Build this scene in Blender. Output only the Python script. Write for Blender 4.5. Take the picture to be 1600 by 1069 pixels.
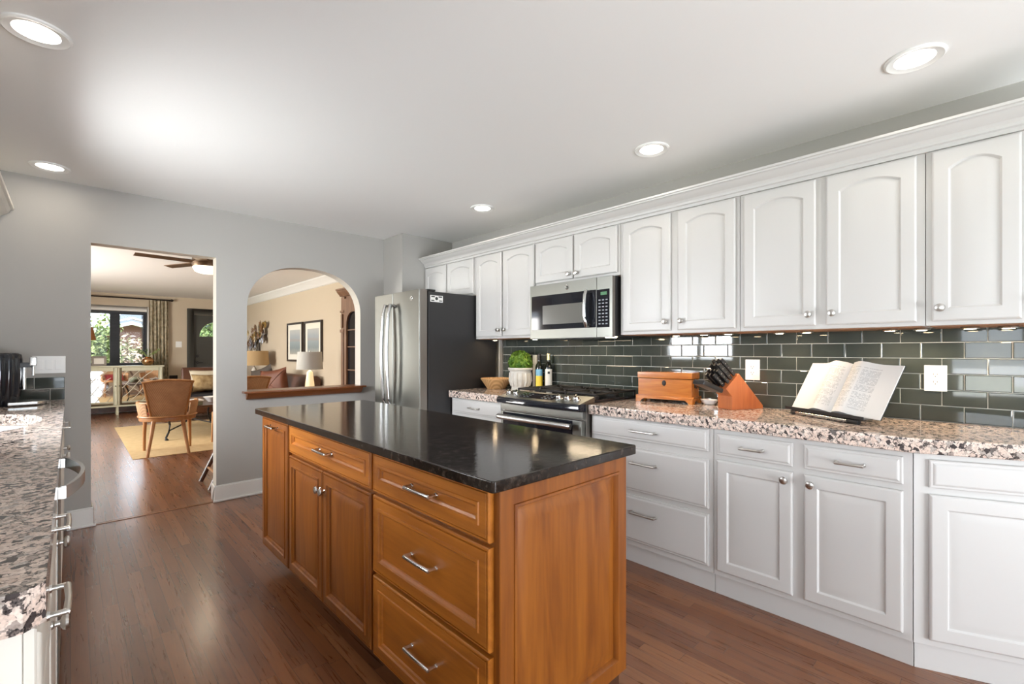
import bpy, bmesh, math, random
from mathutils import Vector, Matrix
sc = bpy.context.scene
for o in list(bpy.data.objects): bpy.data.objects.remove(o)
PI = math.pi
R = math.radians
rng = random.Random(7)
C = bpy.data.collections.new('kitchen'); sc.collection.children.link(C)

# ------------------------------------------------------------------ camera
H = 1.25
YAW = math.atan2(690, 724)
cam_d = bpy.data.cameras.new('camera'); cam = bpy.data.objects.new('camera', cam_d); C.objects.link(cam)
cam.location = (0, 0, H); cam.rotation_euler = (R(90), 0, -YAW)
cam_d.sensor_width = 36; cam_d.lens = 724 / 1600 * 36
cam_d.shift_y = 14.5 / 1600; cam_d.clip_start = 0.02
sc.camera = cam
# ------------------------------------------------------------------ world / light / exposure
sc.view_settings.view_transform = 'Standard'; sc.view_settings.look = 'None'
sc.view_settings.gamma = 1; sc.view_settings.exposure = 0.08
sc.view_settings.use_curve_mapping = False
cy = sc.cycles
cy.use_denoising = True; cy.max_bounces = 8; cy.diffuse_bounces = 5; cy.glossy_bounces = 4
cy.transparent_max_bounces = 12; cy.caustics_reflective = False; cy.caustics_refractive = False
cy.sample_clamp_indirect = 6
w = bpy.data.worlds.new('world'); sc.world = w; w.use_nodes = True
bg = w.node_tree.nodes['Background']; bg.inputs[0].default_value = (0.80, 0.90, 1, 1); bg.inputs[1].default_value = 5.0

def light(name, kind, loc, power, color=(1, 1, 1), rot=(0, 0, 0), size=None, size_y=None, parent=None, spot=None):
    d = bpy.data.lights.new(name, kind); d.energy = power; d.color = color
    if kind == 'AREA':
        if size_y: d.shape = 'RECTANGLE'; d.size = size; d.size_y = size_y
        else: d.shape = 'DISK'; d.size = size
    elif kind in ('POINT', 'SPOT'):
        d.shadow_soft_size = size or 0.03
        if spot: d.spot_size = R(spot); d.spot_blend = 0.9
    o = bpy.data.objects.new(name, d); C.objects.link(o); o.location = loc; o.rotation_euler = rot
    if parent: o.parent = parent
    return o
sun = light('sun', 'SUN', (0, 0, 10), 8.0, (1, 0.95, 0.86)); sun.data.angle = R(0.6)
sun.rotation_euler = Vector((0.43, 0.16, -0.89)).to_track_quat('-Z', 'Y').to_euler()
DAY = (0.93, 0.965, 1.0)
# daylight standing in the window openings (sink window, nook window), plus added fill lamps at unseen rear and living side windows
light('daylight_sink_window', 'AREA', (-0.80, 3.05, 1.53), 24, DAY, (0, R(-86), 0), 0.95, 0.95)
light('daylight_sink_sky', 'AREA', (-1.15, 3.05, 1.80), 150, DAY, (0, R(-78), 0), 1.4, 1.4)
light('daylight_nook_ground', 'AREA', (-0.80, -0.55, 0.95), 16, DAY, (0, R(-140), 0), 0.5, 1.7)
light('daylight_nook_window', 'AREA', (-1.30, -0.55, 1.30), 13, DAY, (0, R(-92), 0), 1.6, 2.0)
light('rear_window_fill', 'AREA', (1.1, -3.6, 0.3), 200, DAY, (R(120), 0, 0), 2.6, 1.0)  # fill lamp added behind the camera
light('living_side_fill', 'AREA', (-2.34, 8.2, 1.40), 285, (1, .97, .92), (0, R(-118), 0), 1.4, 2.5)  # added lamp that brightens the living room from an unseen side

# ------------------------------------------------------------------ materials
MATS = {}
def new_mat(name):
    m = bpy.data.materials.new(name); m.use_nodes = True
    MATS[name] = m
    return m, m.node_tree, m.node_tree.nodes['Principled BSDF']
def pm(name, col, rough=0.5, metal=0.0, spec=0.5, coat=0.0, bump=None, emit=None, trans=0.0, sheen=0.0, vary=None):
    m, nt, b = new_mat(name)
    b.inputs['Base Color'].default_value = (*col, 1); b.inputs['Roughness'].default_value = rough
    b.inputs['Metallic'].default_value = metal; b.inputs['Specular IOR Level'].default_value = spec
    b.inputs['Coat Weight'].default_value = coat; b.inputs['Transmission Weight'].default_value = trans
    b.inputs['Sheen Weight'].default_value = sheen
    if emit: b.inputs['Emission Color'].default_value = (*emit[0], 1); b.inputs['Emission Strength'].default_value = emit[1]
    N = nt.nodes.new; L = nt.links.new
    if bump or vary:
        tc = N('ShaderNodeTexCoord')
    if bump:
        nz = N('ShaderNodeTexNoise'); nz.inputs['Scale'].default_value = bump[0]; nz.inputs['Detail'].default_value = 3
        bp = N('ShaderNodeBump'); bp.inputs['Strength'].default_value = bump[1]; bp.inputs['Distance'].default_value = 0.004
        L(tc.outputs['Object'], nz.inputs['Vector']); L(nz.outputs['Fac'], bp.inputs['Height']); L(bp.outputs['Normal'], b.inputs['Normal'])
    if vary:
        nz = N('ShaderNodeTexNoise'); nz.inputs['Scale'].default_value = vary[0]; nz.inputs['Detail'].default_value = 4
        cr = N('ShaderNodeValToRGB'); cr.color_ramp.elements[0].position = 0.35; cr.color_ramp.elements[1].position = 0.65
        cr.color_ramp.elements[0].color = (*col, 1); cr.color_ramp.elements[1].color = (*vary[1], 1)
        L(tc.outputs['Object'], nz.inputs['Vector']); L(nz.outputs['Fac'], cr.inputs[0]); L(cr.outputs[0], b.inputs['Base Color'])
    return m
def nodes(nt):
    N = nt.nodes.new; L = nt.links.new
    def math_(op, a, b=None, c=None):
        n = N('ShaderNodeMath'); n.operation = op
        for i, v in enumerate((a, b, c)):
            if v is None: continue
            if isinstance(v, (int, float)): n.inputs[i].default_value = v
            else: L(v, n.inputs[i])
        return n.outputs[0]
    def ramp(fac, stops):
        n = N('ShaderNodeValToRGB'); e = n.color_ramp.elements
        while len(e) < len(stops): e.new(0.5)
        for i, (p, c) in enumerate(stops): e[i].position = p; e[i].color = (*c, 1)
        L(fac, n.inputs[0]); return n.outputs[0]
    def mix(fac, a, b, mode='MIX'):
        n = N('ShaderNodeMix'); n.data_type = 'RGBA'; n.blend_type = mode
        for i, v in ((0, fac), (6, a), (7, b)):
            if isinstance(v, (int, float)): n.inputs[i].default_value = v
            elif isinstance(v, tuple): n.inputs[i].default_value = (*v, 1)
            else: L(v, n.inputs[i])
        return n.outputs[2]
    return N, L, math_, ramp, mix

def floor_mat():
    m, nt, b = new_mat('oak_floor'); N, L, M, ramp, mix = nodes(nt)
    tc = N('ShaderNodeTexCoord'); sp = N('ShaderNodeSeparateXYZ'); L(tc.outputs['Object'], sp.inputs[0])
    x, y = sp.outputs[0], sp.outputs[1]
    W, PL = 0.0575, 0.85
    xr = M('DIVIDE', x, W); row = M('FLOOR', xr)
    wn = N('ShaderNodeTexWhiteNoise'); wn.noise_dimensions = '1D'; L(row, wn.inputs['W'])
    yr = M('ADD', M('DIVIDE', y, PL), M('MULTIPLY', wn.outputs[0], 7.3)); pid = M('FLOOR', yr)
    cb = N('ShaderNodeCombineXYZ'); L(row, cb.inputs[0]); L(pid, cb.inputs[1])
    wn2 = N('ShaderNodeTexWhiteNoise'); wn2.noise_dimensions = '2D'; L(cb.outputs[0], wn2.inputs['Vector'])
    base = ramp(wn2.outputs[0], [(0, (0.165, 0.056, 0.020)), (0.35, (0.205, 0.074, 0.026)), (0.7, (0.245, 0.092, 0.034)), (1, (0.300, 0.122, 0.048))])
    # grain: stretched noise with per plank shift
    cb2 = N('ShaderNodeCombineXYZ'); L(M('MULTIPLY', x, 34), cb2.inputs[0]); L(M('MULTIPLY', y, 1.6), cb2.inputs[1]); L(M('MULTIPLY', wn2.outputs[0], 40), cb2.inputs[2])
    nz = N('ShaderNodeTexNoise'); nz.inputs['Scale'].default_value = 1.6; nz.inputs['Detail'].default_value = 4; nz.inputs['Distortion'].default_value = 1.4
    L(cb2.outputs[0], nz.inputs['Vector'])
    g = ramp(nz.outputs['Fac'], [(0.30, (0.60, 0.55, 0.52)), (0.47, (0.92, 0.90, 0.89)), (0.70, (1.15, 1.15, 1.15))])
    col = mix(0.8, base, g, 'MULTIPLY')
    fx = M('FRACT', xr); fy = M('FRACT', yr)
    gap = M('MINIMUM', M('MINIMUM', fx, M('SUBTRACT', 1, fx)), M('MULTIPLY', M('MINIMUM', fy, M('SUBTRACT', 1, fy)), 14))
    gm = M('LESS_THAN', gap, 0.022)
    col = mix(M('MULTIPLY', gm, 0.6), col, (0.02, 0.008, 0.004))
    L(col, b.inputs['Base Color'])
    rr = N('ShaderNodeMapRange'); L(nz.outputs['Fac'], rr.inputs[0]); rr.inputs[3].default_value = 0.22; rr.inputs[4].default_value = 0.36
    L(rr.outputs[0], b.inputs['Roughness'])
    bp = N('ShaderNodeBump'); bp.inputs['Strength'].default_value = 0.12; bp.inputs['Distance'].default_value = 0.002
    L(M('SUBTRACT', nz.outputs['Fac'], M('MULTIPLY', gm, 0.6)), bp.inputs['Height']); L(bp.outputs[0], b.inputs['Normal'])
    b.inputs['Coat Weight'].default_value = 0.5; b.inputs['Coat Roughness'].default_value = 0.20
    return m
def wood_mat(name, c0, c1, axis='Z', rough=0.35, scale=1.0, coat=0.2):
    m, nt, b = new_mat(name); N, L, M, ramp, mix = nodes(nt)
    tc = N('ShaderNodeTexCoord'); mp = N('ShaderNodeMapping'); L(tc.outputs['Object'], mp.inputs[0])
    s = [9 * scale, 9 * scale, 9 * scale]; s['XYZ'.index(axis)] = 1.1 * scale
    mp.inputs['Scale'].default_value = s
    oi = N('ShaderNodeObjectInfo'); cbv = N('ShaderNodeCombineXYZ')
    for i in range(3): L(M('MULTIPLY', oi.outputs['Random'], 11.0 + i), cbv.inputs[i])
    L(cbv.outputs[0], mp.inputs['Location'])
    nz = N('ShaderNodeTexNoise'); nz.inputs['Scale'].default_value = 1.5; nz.inputs['Detail'].default_value = 5; nz.inputs['Distortion'].default_value = 1.2
    L(mp.outputs[0], nz.inputs['Vector'])
    mp2 = N('ShaderNodeMapping'); L(tc.outputs['Object'], mp2.inputs[0]); s2 = [v * 9 for v in s]; s2['XYZ'.index(axis)] = 4 * scale; mp2.inputs['Scale'].default_value = s2
    n2 = N('ShaderNodeTexNoise'); n2.inputs['Scale'].default_value = 1.0; n2.inputs['Detail'].default_value = 2; L(mp2.outputs[0], n2.inputs['Vector'])
    f = M('ADD', M('MULTIPLY', nz.outputs['Fac'], 0.75), M('MULTIPLY', n2.outputs['Fac'], 0.25))
    L(ramp(f, [(0.32, c0), (0.68, c1)]), b.inputs['Base Color'])
    b.inputs['Roughness'].default_value = rough; b.inputs['Coat Weight'].default_value = coat; b.inputs['Coat Roughness'].default_value = 0.25
    return m
def granite_mat():
    m, nt, b = new_mat('pink_granite'); N, L, M, ramp, mix = nodes(nt)
    tc = N('ShaderNodeTexCoord')
    def noise(scale, det, rough=.55):
        n = N('ShaderNodeTexNoise'); n.inputs['Scale'].default_value = scale; n.inputs['Detail'].default_value = det; n.inputs['Roughness'].default_value = rough
        L(tc.outputs['Object'], n.inputs['Vector']); return n
    nz0 = noise(75, 2)
    va = N('ShaderNodeVectorMath'); va.operation = 'MULTIPLY_ADD'; L(nz0.outputs['Color'], va.inputs[0]); va.inputs[1].default_value = (0.022, 0.022, 0.022); L(tc.outputs['Object'], va.inputs[2])
    v1 = N('ShaderNodeTexVoronoi'); v1.inputs['Scale'].default_value = 68; L(va.outputs[0], v1.inputs['Vector'])
    v2 = N('ShaderNodeTexVoronoi'); v2.feature = 'DISTANCE_TO_EDGE'; v2.inputs['Scale'].default_value = 68; L(va.outputs[0], v2.inputs['Vector'])
    sp = N('ShaderNodeSeparateColor'); L(v1.outputs['Color'], sp.inputs[0])
    cell = ramp(sp.outputs[0], [(0.0, (0.84, 0.71, 0.63)), (0.35, (0.70, 0.55, 0.47)), (0.6, (0.80, 0.67, 0.59)), (0.74, (0.34, 0.28, 0.25)), (0.86, (0.64, 0.58, 0.53)), (0.93, (0.06, 0.05, 0.05))])
    n3 = noise(55, 4, .65)
    e = M('ADD', v2.outputs['Distance'], M('MULTIPLY', M('SUBTRACT', n3.outputs['Fac'], 0.5), 1.1))
    mr = N('ShaderNodeMapRange'); mr.interpolation_type = 'SMOOTHSTEP'; L(e, mr.inputs[0]); mr.inputs[1].default_value = -0.035; mr.inputs[2].default_value = 0.08; mr.inputs[3].default_value = .95; mr.inputs[4].default_value = 0
    n4 = noise(320, 2)
    dark = ramp(n4.outputs['Fac'], [(0.40, (0.012, 0.012, 0.014)), (0.62, (0.16, 0.13, 0.12))])
    col = mix(mr.outputs[0], cell, dark)
    n5 = noise(190, 3)
    col = mix(0.55, col, ramp(n5.outputs['Fac'], [(0.36, (0.55, 0.50, 0.47)), (0.52, (1, 1, 1)), (0.68, (1.25, 1.22, 1.2))]), 'MULTIPLY')
    L(col, b.inputs['Base Color']); b.inputs['Roughness'].default_value = 0.07
    return m
def black_granite():
    m, nt, b = new_mat('black_granite'); N, L, M, ramp, mix = nodes(nt)
    tc = N('ShaderNodeTexCoord')
    n = N('ShaderNodeTexNoise'); n.inputs['Scale'].default_value = 42; n.inputs['Detail'].default_value = 6; n.inputs['Roughness'].default_value = 0.65; L(tc.outputs['Object'], n.inputs['Vector'])
    L(ramp(n.outputs['Fac'], [(0.38, (0.009, 0.006, 0.005)), (0.55, (0.022, 0.015, 0.011)), (0.70, (0.065, 0.048, 0.038))]), b.inputs['Base Color'])
    n2 = N('ShaderNodeTexNoise'); n2.inputs['Scale'].default_value = 70; n2.inputs['Detail'].default_value = 4; L(tc.outputs['Object'], n2.inputs['Vector'])
    rr = N('ShaderNodeMapRange'); L(n2.outputs['Fac'], rr.inputs[0]); rr.inputs[3].default_value = 0.07; rr.inputs[4].default_value = 0.15; L(rr.outputs[0], b.inputs['Roughness']); b.inputs['Specular IOR Level'].default_value = 0.34
    bp = N('ShaderNodeBump'); bp.inputs['Strength'].default_value = 0.10; bp.inputs['Distance'].default_value = 0.002; L(n2.outputs['Fac'], bp.inputs['Height']); L(bp.outputs[0], b.inputs['Normal'])
    return m
def weave_mat(name, c0, c1, sx, sz, rough=0.6):
    m, nt, b = new_mat(name); N, L, M, ramp, mix = nodes(nt)
    tc = N('ShaderNodeTexCoord'); sp = N('ShaderNodeSeparateXYZ'); L(tc.outputs['Object'], sp.inputs[0])
    a = M('SINE', M('MULTIPLY', M('ADD', sp.outputs[0], sp.outputs[1]), sx)); c = M('SINE', M('MULTIPLY', sp.outputs[2], sz))
    f = M('ADD', M('MULTIPLY', M('MULTIPLY', a, c), 0.5), 0.5)
    nz = N('ShaderNodeTexNoise'); nz.inputs['Scale'].default_value = 14; L(tc.outputs['Object'], nz.inputs['Vector'])
    f2 = M('ADD', M('MULTIPLY', f, 0.6), M('MULTIPLY', nz.outputs['Fac'], 0.4))
    L(ramp(f2, [(0.2, c0), (0.75, c1)]), b.inputs['Base Color']); b.inputs['Roughness'].default_value = rough
    bp = N('ShaderNodeBump'); bp.inputs['Strength'].default_value = 0.5; bp.inputs['Distance'].default_value = 0.003; L(f, bp.inputs['Height']); L(bp.outputs[0], b.inputs['Normal'])
    return m
def text_mat():
    # printed page: two columns of grey text rows in the page's own coordinates
    m, nt, b = new_mat('printed_page'); N, L, M, ramp, mix = nodes(nt)
    tc = N('ShaderNodeTexCoord'); sp = N('ShaderNodeSeparateXYZ'); L(tc.outputs['UV'], sp.inputs[0]); u, v = sp.outputs[0], sp.outputs[1]
    rows = M('FRACT', M('MULTIPLY', v, 44)); rid = M('FLOOR', M('MULTIPLY', v, 44))
    cb = N('ShaderNodeCombineXYZ'); L(M('MULTIPLY', u, 90), cb.inputs[0]); L(M('MULTIPLY', rid, 3.7), cb.inputs[1])
    nz = N('ShaderNodeTexNoise'); nz.inputs['Scale'].default_value = 1.0; nz.inputs['Detail'].default_value = 1; L(cb.outputs[0], nz.inputs['Vector'])
    ink = M('MULTIPLY', M('LESS_THAN', rows, 0.5), M('GREATER_THAN', nz.outputs['Fac'], 0.44))
    def band(a, lo, hi): return M('MULTIPLY', M('GREATER_THAN', a, lo), M('LESS_THAN', a, hi))
    cols = M('ADD', band(u, 0.30, 0.47), M('ADD', band(u, 0.53, 0.66), band(u, 0.68, 0.83)))
    pid = M('FLOOR', M('MULTIPLY', v, 7)); wn = N('ShaderNodeTexWhiteNoise'); wn.noise_dimensions = '1D'; L(pid, wn.inputs['W'])
    ink = M('MULTIPLY', ink, M('MULTIPLY', cols, band(v, 0.10, 0.90)))
    para = M('GREATER_THAN', M('FRACT', M('MULTIPLY', v, 7)), 0.12)
    ink = M('MULTIPLY', ink, para)
    col = mix(M('MULTIPLY', ink, 0.55), (0.70, 0.69, 0.68), (0.22, 0.22, 0.23))
    L(col, b.inputs['Base Color']); b.inputs['Roughness'].default_value = 0.55
    return m
def glass_mat():
    m, nt, b = new_mat('window_glass'); N = nt.nodes.new; L = nt.links.new
    tr = N('ShaderNodeBsdfTransparent'); gl = N('ShaderNodeBsdfGlossy'); gl.inputs['Roughness'].default_value = 0.02
    mx = N('ShaderNodeMixShader'); fr = N('ShaderNodeFresnel'); fr.inputs[0].default_value = 1.25
    L(fr.outputs[0], mx.inputs[0]); L(tr.outputs[0], mx.inputs[1]); L(gl.outputs[0], mx.inputs[2])
    L(mx.outputs[0], nt.nodes['Material Output'].inputs[0]); nt.nodes.remove(b)
    return m
def art_mat():
    m, nt, b = new_mat('seascape_print'); N, L, M, ramp, mix = nodes(nt)
    tc = N('ShaderNodeTexCoord'); sp = N('ShaderNodeSeparateXYZ'); L(tc.outputs['Generated'], sp.inputs[0])
    nz = N('ShaderNodeTexNoise'); nz.inputs['Scale'].default_value = 6; L(tc.outputs['Generated'], nz.inputs['Vector'])
    f = M('ADD', sp.outputs[2], M('MULTIPLY', M('SUBTRACT', nz.outputs['Fac'], 0.5), 0.16))
    L(ramp(f, [(0.0, (0.40, 0.38, 0.33)), (0.25, (0.20, 0.24, 0.24)), (0.5, (0.26, 0.30, 0.31)), (0.58, (0.34, 0.29, 0.26)), (0.66, (0.30, 0.33, 0.35)), (1.0, (0.44, 0.44, 0.41))]), b.inputs['Base Color'])
    b.inputs['Roughness'].default_value = 0.4
    return m
def page_lines(): pass

FLOOR = floor_mat(); GRAN = granite_mat(); BLACKG = black_granite(); GLASS = glass_mat(); PAGE = text_mat(); ART = art_mat()
ISL_V = wood_mat('honey_maple_shaded', (0.145, 0.036, 0.003), (0.285, 0.088, 0.008), 'Z', 0.40, coat=.06)  # darker copy: shade on the island end put into the colour
ISL_H = wood_mat('honey_maple_across_lit', (0.26, 0.075, 0.007), (0.46, 0.155, 0.018), 'X', 0.38, coat=.08)  # grain across; lighter copy with window light on the drawers put into the colour
SILLW = wood_mat('stained_sill_wood', (0.16, 0.045, 0.012), (0.27, 0.09, 0.025), 'X', 0.3)
BOXW = wood_mat('amber_box_wood', (0.36, 0.10, 0.012), (0.58, 0.21, 0.03), 'X', 0.2, 1.5, 0.5)
BLOCKW = wood_mat('cherry_block_wood', (0.42, 0.11, 0.03), (0.56, 0.17, 0.05), 'Z', 0.35, 1.5)
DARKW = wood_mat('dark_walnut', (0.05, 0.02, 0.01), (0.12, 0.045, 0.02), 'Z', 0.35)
ARMW = wood_mat('brown_armoire_wood', (0.17, 0.085, 0.045), (0.30, 0.165, 0.09), 'Z', 0.45)
CHAIRW = wood_mat('rattan_pole', (0.38, 0.17, 0.06), (0.55, 0.28, 0.11), 'Z', 0.4)
RATTAN = weave_mat('woven_rattan', (0.36, 0.20, 0.10), (0.68, 0.42, 0.23), 420, 300)
BASKET = weave_mat('basket_weave', (0.30, 0.15, 0.05), (0.66, 0.40, 0.18), 330, 500)
JUTE = weave_mat('jute_weave', (0.44, 0.30, 0.14), (0.70, 0.52, 0.28), 130, 1, 0.9)
WHITE = pm('white_cabinet_paint', (0.60, 0.587, 0.572), 0.38)
CREAM = pm('cream_cabinet_paint', (0.76, 0.73, 0.66), 0.42)
TRIM = pm('white_trim_paint', (0.80, 0.79, 0.76), 0.4)
WALL = pm('grey_wall_paint', (0.42, 0.405, 0.38), 0.75, bump=(220, 0.05))
BEIGE = pm('beige_wall_paint', (0.55, 0.46, 0.345), 0.8, bump=(220, 0.05))
CEIL = pm('white_ceiling_paint', (0.88, 0.875, 0.86), 0.8, bump=(160, 0.04))
UNDER = pm('cabinet_underside_wood', (0.32, 0.15, 0.07), 0.5)
NICKEL = pm('brushed_nickel', (0.62, 0.60, 0.57), 0.28, 1.0)
CHROME = pm('bright_chrome', (0.80, 0.80, 0.80), 0.10, 1.0)
SLATE = pm('slate_steel', (0.235, 0.235, 0.215), 0.36, 1.0)
SLATE2 = pm('brown_grey_steel', (0.26, 0.235, 0.21), 0.4, 0.8)
STEEL = pm('brushed_steel', (0.62, 0.62, 0.61), 0.25, 1.0)
FRBLACK = pm('black_textured_steel', (0.022, 0.021, 0.022), 0.42, bump=(600, 0.15))
BLKGLASS = pm('black_glass', (0.012, 0.013, 0.018), 0.06)
GREYGLASS = pm('oven_mesh_glass', (0.16, 0.155, 0.14), 0.15)
BLACK = pm('black_plastic', (0.012, 0.012, 0.013), 0.35)
IRON = pm('cast_iron', (0.018, 0.016, 0.015), 0.45, bump=(300, 0.2))
DARKMETAL = pm('dark_bronze', (0.03, 0.025, 0.022), 0.4, 0.7)
TILE = pm('green_grey_glass_tile', (0.040, 0.049, 0.043), 0.035, spec=0.6, vary=(5, (0.062, 0.070, 0.061)))
GROUT = pm('pale_grout', (0.66, 0.65, 0.60), 0.8)
PORC = pm('white_porcelain', (0.88, 0.88, 0.87), 0.08, coat=0.5)
PLATE = pm('white_plastic', (0.85, 0.85, 0.83), 0.3)
SLOT = pm('dark_slot', (0.03, 0.03, 0.03), 0.5)
LENS = pm('lamp_lens', (1, 1, 1), 0.5, emit=((1, 0.93, 0.82), 9.0))
PUCKL = pm('puck_lens', (1, 0.9, 0.75), 0.5, emit=((1, 0.74, 0.45), 60.0))
POT = pm('whitewashed_clay', (0.62, 0.59, 0.53), 0.7, bump=(60, 0.3), vary=(14, (0.74, 0.71, 0.65)))
LEAF = pm('boxwood_leaf', (0.055, 0.16, 0.012), 0.5, vary=(22, (0.19, 0.30, 0.025)))
LEAF2 = pm('shrub_leaf', (0.10, 0.19, 0.05), 0.5, vary=(4, (0.35, 0.40, 0.16)))
LEAF3 = pm('blossom_shrub_leaf', (0.13, 0.22, 0.06), 0.5, vary=(5, (0.75, 0.52, 0.46)))
BOTTLE = pm('dark_bottle_glass', (0.008, 0.010, 0.007), 0.05, coat=0.3)
YLABEL = pm('yellow_label', (0.80, 0.60, 0.06), 0.5)
BLABEL = pm('blue_label', (0.18, 0.42, 0.60), 0.5)
WLABEL = pm('cream_label', (0.74, 0.72, 0.66), 0.5)
GOLD = pm('gold_foil', (0.75, 0.62, 0.30), 0.3, 0.8)
GREEND = pm('green_display', (0.02, 0.06, 0.03), 0.3, emit=((0.25, 1.0, 0.35), 0.16))
BUTTON = pm('grey_button_print', (0.28, 0.30, 0.32), 0.4)
LEATHER = pm('brown_leather', (0.075, 0.025, 0.011), 0.42, bump=(90, 0.2), vary=(3, (0.115, 0.042, 0.018)))
RUST = pm('rust_velvet', (0.105, 0.026, 0.008), 0.6, vary=(5, (0.16, 0.045, 0.014)))
TAUPE = pm('taupe_velvet', (0.05, 0.036, 0.026), 0.7)
CREAMF = pm('cream_fabric', (0.60, 0.53, 0.40), 0.9)
FUR = pm('tan_fur', (0.20, 0.12, 0.05), 0.95, bump=(60, 1.0), vary=(9, (0.42, 0.30, 0.15)))
RED = pm('red_fabric', (0.28, 0.012, 0.02), 0.8)
DKFAB = pm('black_fabric', (0.02, 0.018, 0.022), 0.85)
SHADEW = pm('linen_shade', (0.56, 0.55, 0.51), 0.9, trans=0.0)
SHADET = pm('tan_shade', (0.48, 0.33, 0.17), 0.9)
SHADEO = pm('orange_shade', (0.42, 0.17, 0.05), 0.9)
LAMPGLOW = pm('lit_lamp_glass', (0.9, 0.8, 0.6), 0.2, emit=((1, 0.72, 0.36), 0.55))
LAMPGLASS = pm('lamp_glass', (0.75, 0.70, 0.62), 0.08, coat=0.5)
BULB = pm('lit_bulb', (1, 1, 1), 0.4, emit=((1, 0.78, 0.45), 9.0))
FANLENS = pm('fan_lens', (1, 1, 1), 0.4, emit=((1, 0.84, 0.58), 2.6))
FANBODY = pm('bronze_fan_body', (0.16, 0.10, 0.06), 0.4, 0.6)
CRED = pm('pale_green_paint', (0.60, 0.585, 0.42), 0.5, vary=(6, (0.68, 0.66, 0.50)))
MIRROR = pm('mirror', (0.75, 0.74, 0.72), 0.03, 1.0)
FRET = pm('pale_fretwork', (0.62, 0.56, 0.44), 0.5)
COPPER = pm('copper', (0.60, 0.33, 0.16), 0.25, 1.0)
CURT = pm('floral_curtain', (0.60, 0.52, 0.38), 0.9, vary=(16, (0.30, 0.27, 0.19)))
DOORP = pm('charcoal_door_paint', (0.055, 0.053, 0.045), 0.45)
BLKFR = pm('black_window_frame', (0.018, 0.02, 0.026), 0.4)
MATB = pm('picture_mat', (0.74, 0.70, 0.60), 0.7)
PFRAME = pm('dark_picture_frame', (0.035, 0.025, 0.02), 0.35)
PET1 = pm('bronze_petal', (0.30, 0.15, 0.06), 0.35, 0.7)
PET2 = pm('silver_petal', (0.55, 0.53, 0.55), 0.3, 0.8)
PET3 = pm('gold_petal', (0.52, 0.33, 0.10), 0.35, 0.8)
BRICK = pm('dark_red_brick', (0.13, 0.055, 0.04), 0.8)
ROOF = pm('grey_roof', (0.22, 0.26, 0.32), 0.8)
GRASS = pm('lawn', (0.10, 0.16, 0.05), 0.9, vary=(2, (0.16, 0.20, 0.08)))
PINKW = pm('pink_margin_paper', (0.86, 0.85, 0.83), 0.55)
INK = pm('black_ink', (0.03, 0.03, 0.03), 0.6)

# ------------------------------------------------------------------ mesh helpers
def B(): return bmesh.new()
def box(bm, x0, x1, y0, y1, z0, z1, mi=0):
    vs = [bm.verts.new((x, y, z)) for z in (z0, z1) for y in (y0, y1) for x in (x0, x1)]
    for f in ((0, 2, 3, 1), (4, 5, 7, 6), (0, 1, 5, 4), (2, 6, 7, 3), (0, 4, 6, 2), (1, 3, 7, 5)):
        bm.faces.new([vs[i] for i in f]).material_index = mi
    return vs
def xform(verts, mat):
    for v in verts: v.co = mat @ v.co
def obox(bm, center, size, rot, mi=0):
    vs = box(bm, -size[0] / 2, size[0] / 2, -size[1] / 2, size[1] / 2, -size[2] / 2, size[2] / 2, mi)
    xform(vs, Matrix.Translation(center) @ rot.to_matrix().to_4x4() if hasattr(rot, 'to_matrix') else Matrix.Translation(center) @ rot)
    return vs
def ring(bm, c, ax, r, n, ref=None):
    ax = ax.normalized()
    if ref is None: ref = Vector((0, 0, 1)) if abs(ax.z) < 0.9 else Vector((1, 0, 0))
    u = ax.cross(ref).normalized(); v = ax.cross(u).normalized()
    return [bm.verts.new(c + u * (r * math.cos(2 * PI * i / n)) + v * (r * math.sin(2 * PI * i / n))) for i in range(n)]
def bridge(bm, a, b, mi=0):
    n = len(a)
    for i in range(n):
        bm.faces.new((a[i], a[(i + 1) % n], b[(i + 1) % n], b[i])).material_index = mi
def tube(bm, pts, r, n=8, mi=0, cap=True):
    pts = [Vector(p) for p in pts]; rs = r if isinstance(r, (list, tuple)) else [r] * len(pts)
    prev = None; ref = None; first = None
    d0 = (pts[1] - pts[0]).normalized(); ref = Vector((0, 0, 1)) if abs(d0.z) < 0.9 else Vector((1, 0, 0))
    for i, p in enumerate(pts):
        d = (pts[min(i + 1, len(pts) - 1)] - pts[max(i - 1, 0)]).normalized()
        if abs(d.dot(ref)) > 0.97: ref = Vector((1, 0, 0)) if abs(d.x) < 0.9 else Vector((0, 1, 0))
        rg = ring(bm, p, d, rs[i], n, ref)
        if prev: bridge(bm, prev, rg, mi)
        else: first = rg
        prev = rg
    if cap:
        bm.faces.new(first[::-1]).material_index = mi; bm.faces.new(prev).material_index = mi
def cyl(bm, p0, p1, r0, r1=None, n=16, mi=0):
    tube(bm, [p0, p1], [r0, r0 if r1 is None else r1], n, mi)
def lathe(bm, prof, n=24, origin=(0, 0, 0), mi=0, sx=1, sy=1, mat=None):
    o = Vector(origin); prev = None; new = []
    for k, (r, z) in enumerate(prof):
        if r < 1e-6: rg = [bm.verts.new((0, 0, z))]
        else: rg = [bm.verts.new((r * sx * math.cos(2 * PI * i / n), r * sy * math.sin(2 * PI * i / n), z)) for i in range(n)]
        new += rg
        if prev is not None:
            if len(prev) == 1 and len(rg) > 1:
                for i in range(n): bm.faces.new((prev[0], rg[(i + 1) % n], rg[i])).material_index = mi
            elif len(rg) == 1 and len(prev) > 1:
                for i in range(n): bm.faces.new((prev[i], prev[(i + 1) % n], rg[0])).material_index = mi
            elif len(rg) > 1: bridge(bm, prev, rg, mi)
        prev = rg
    T = Matrix.Translation(o) @ (mat if mat else Matrix.Identity(4))
    xform(new, T)
    return new
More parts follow.
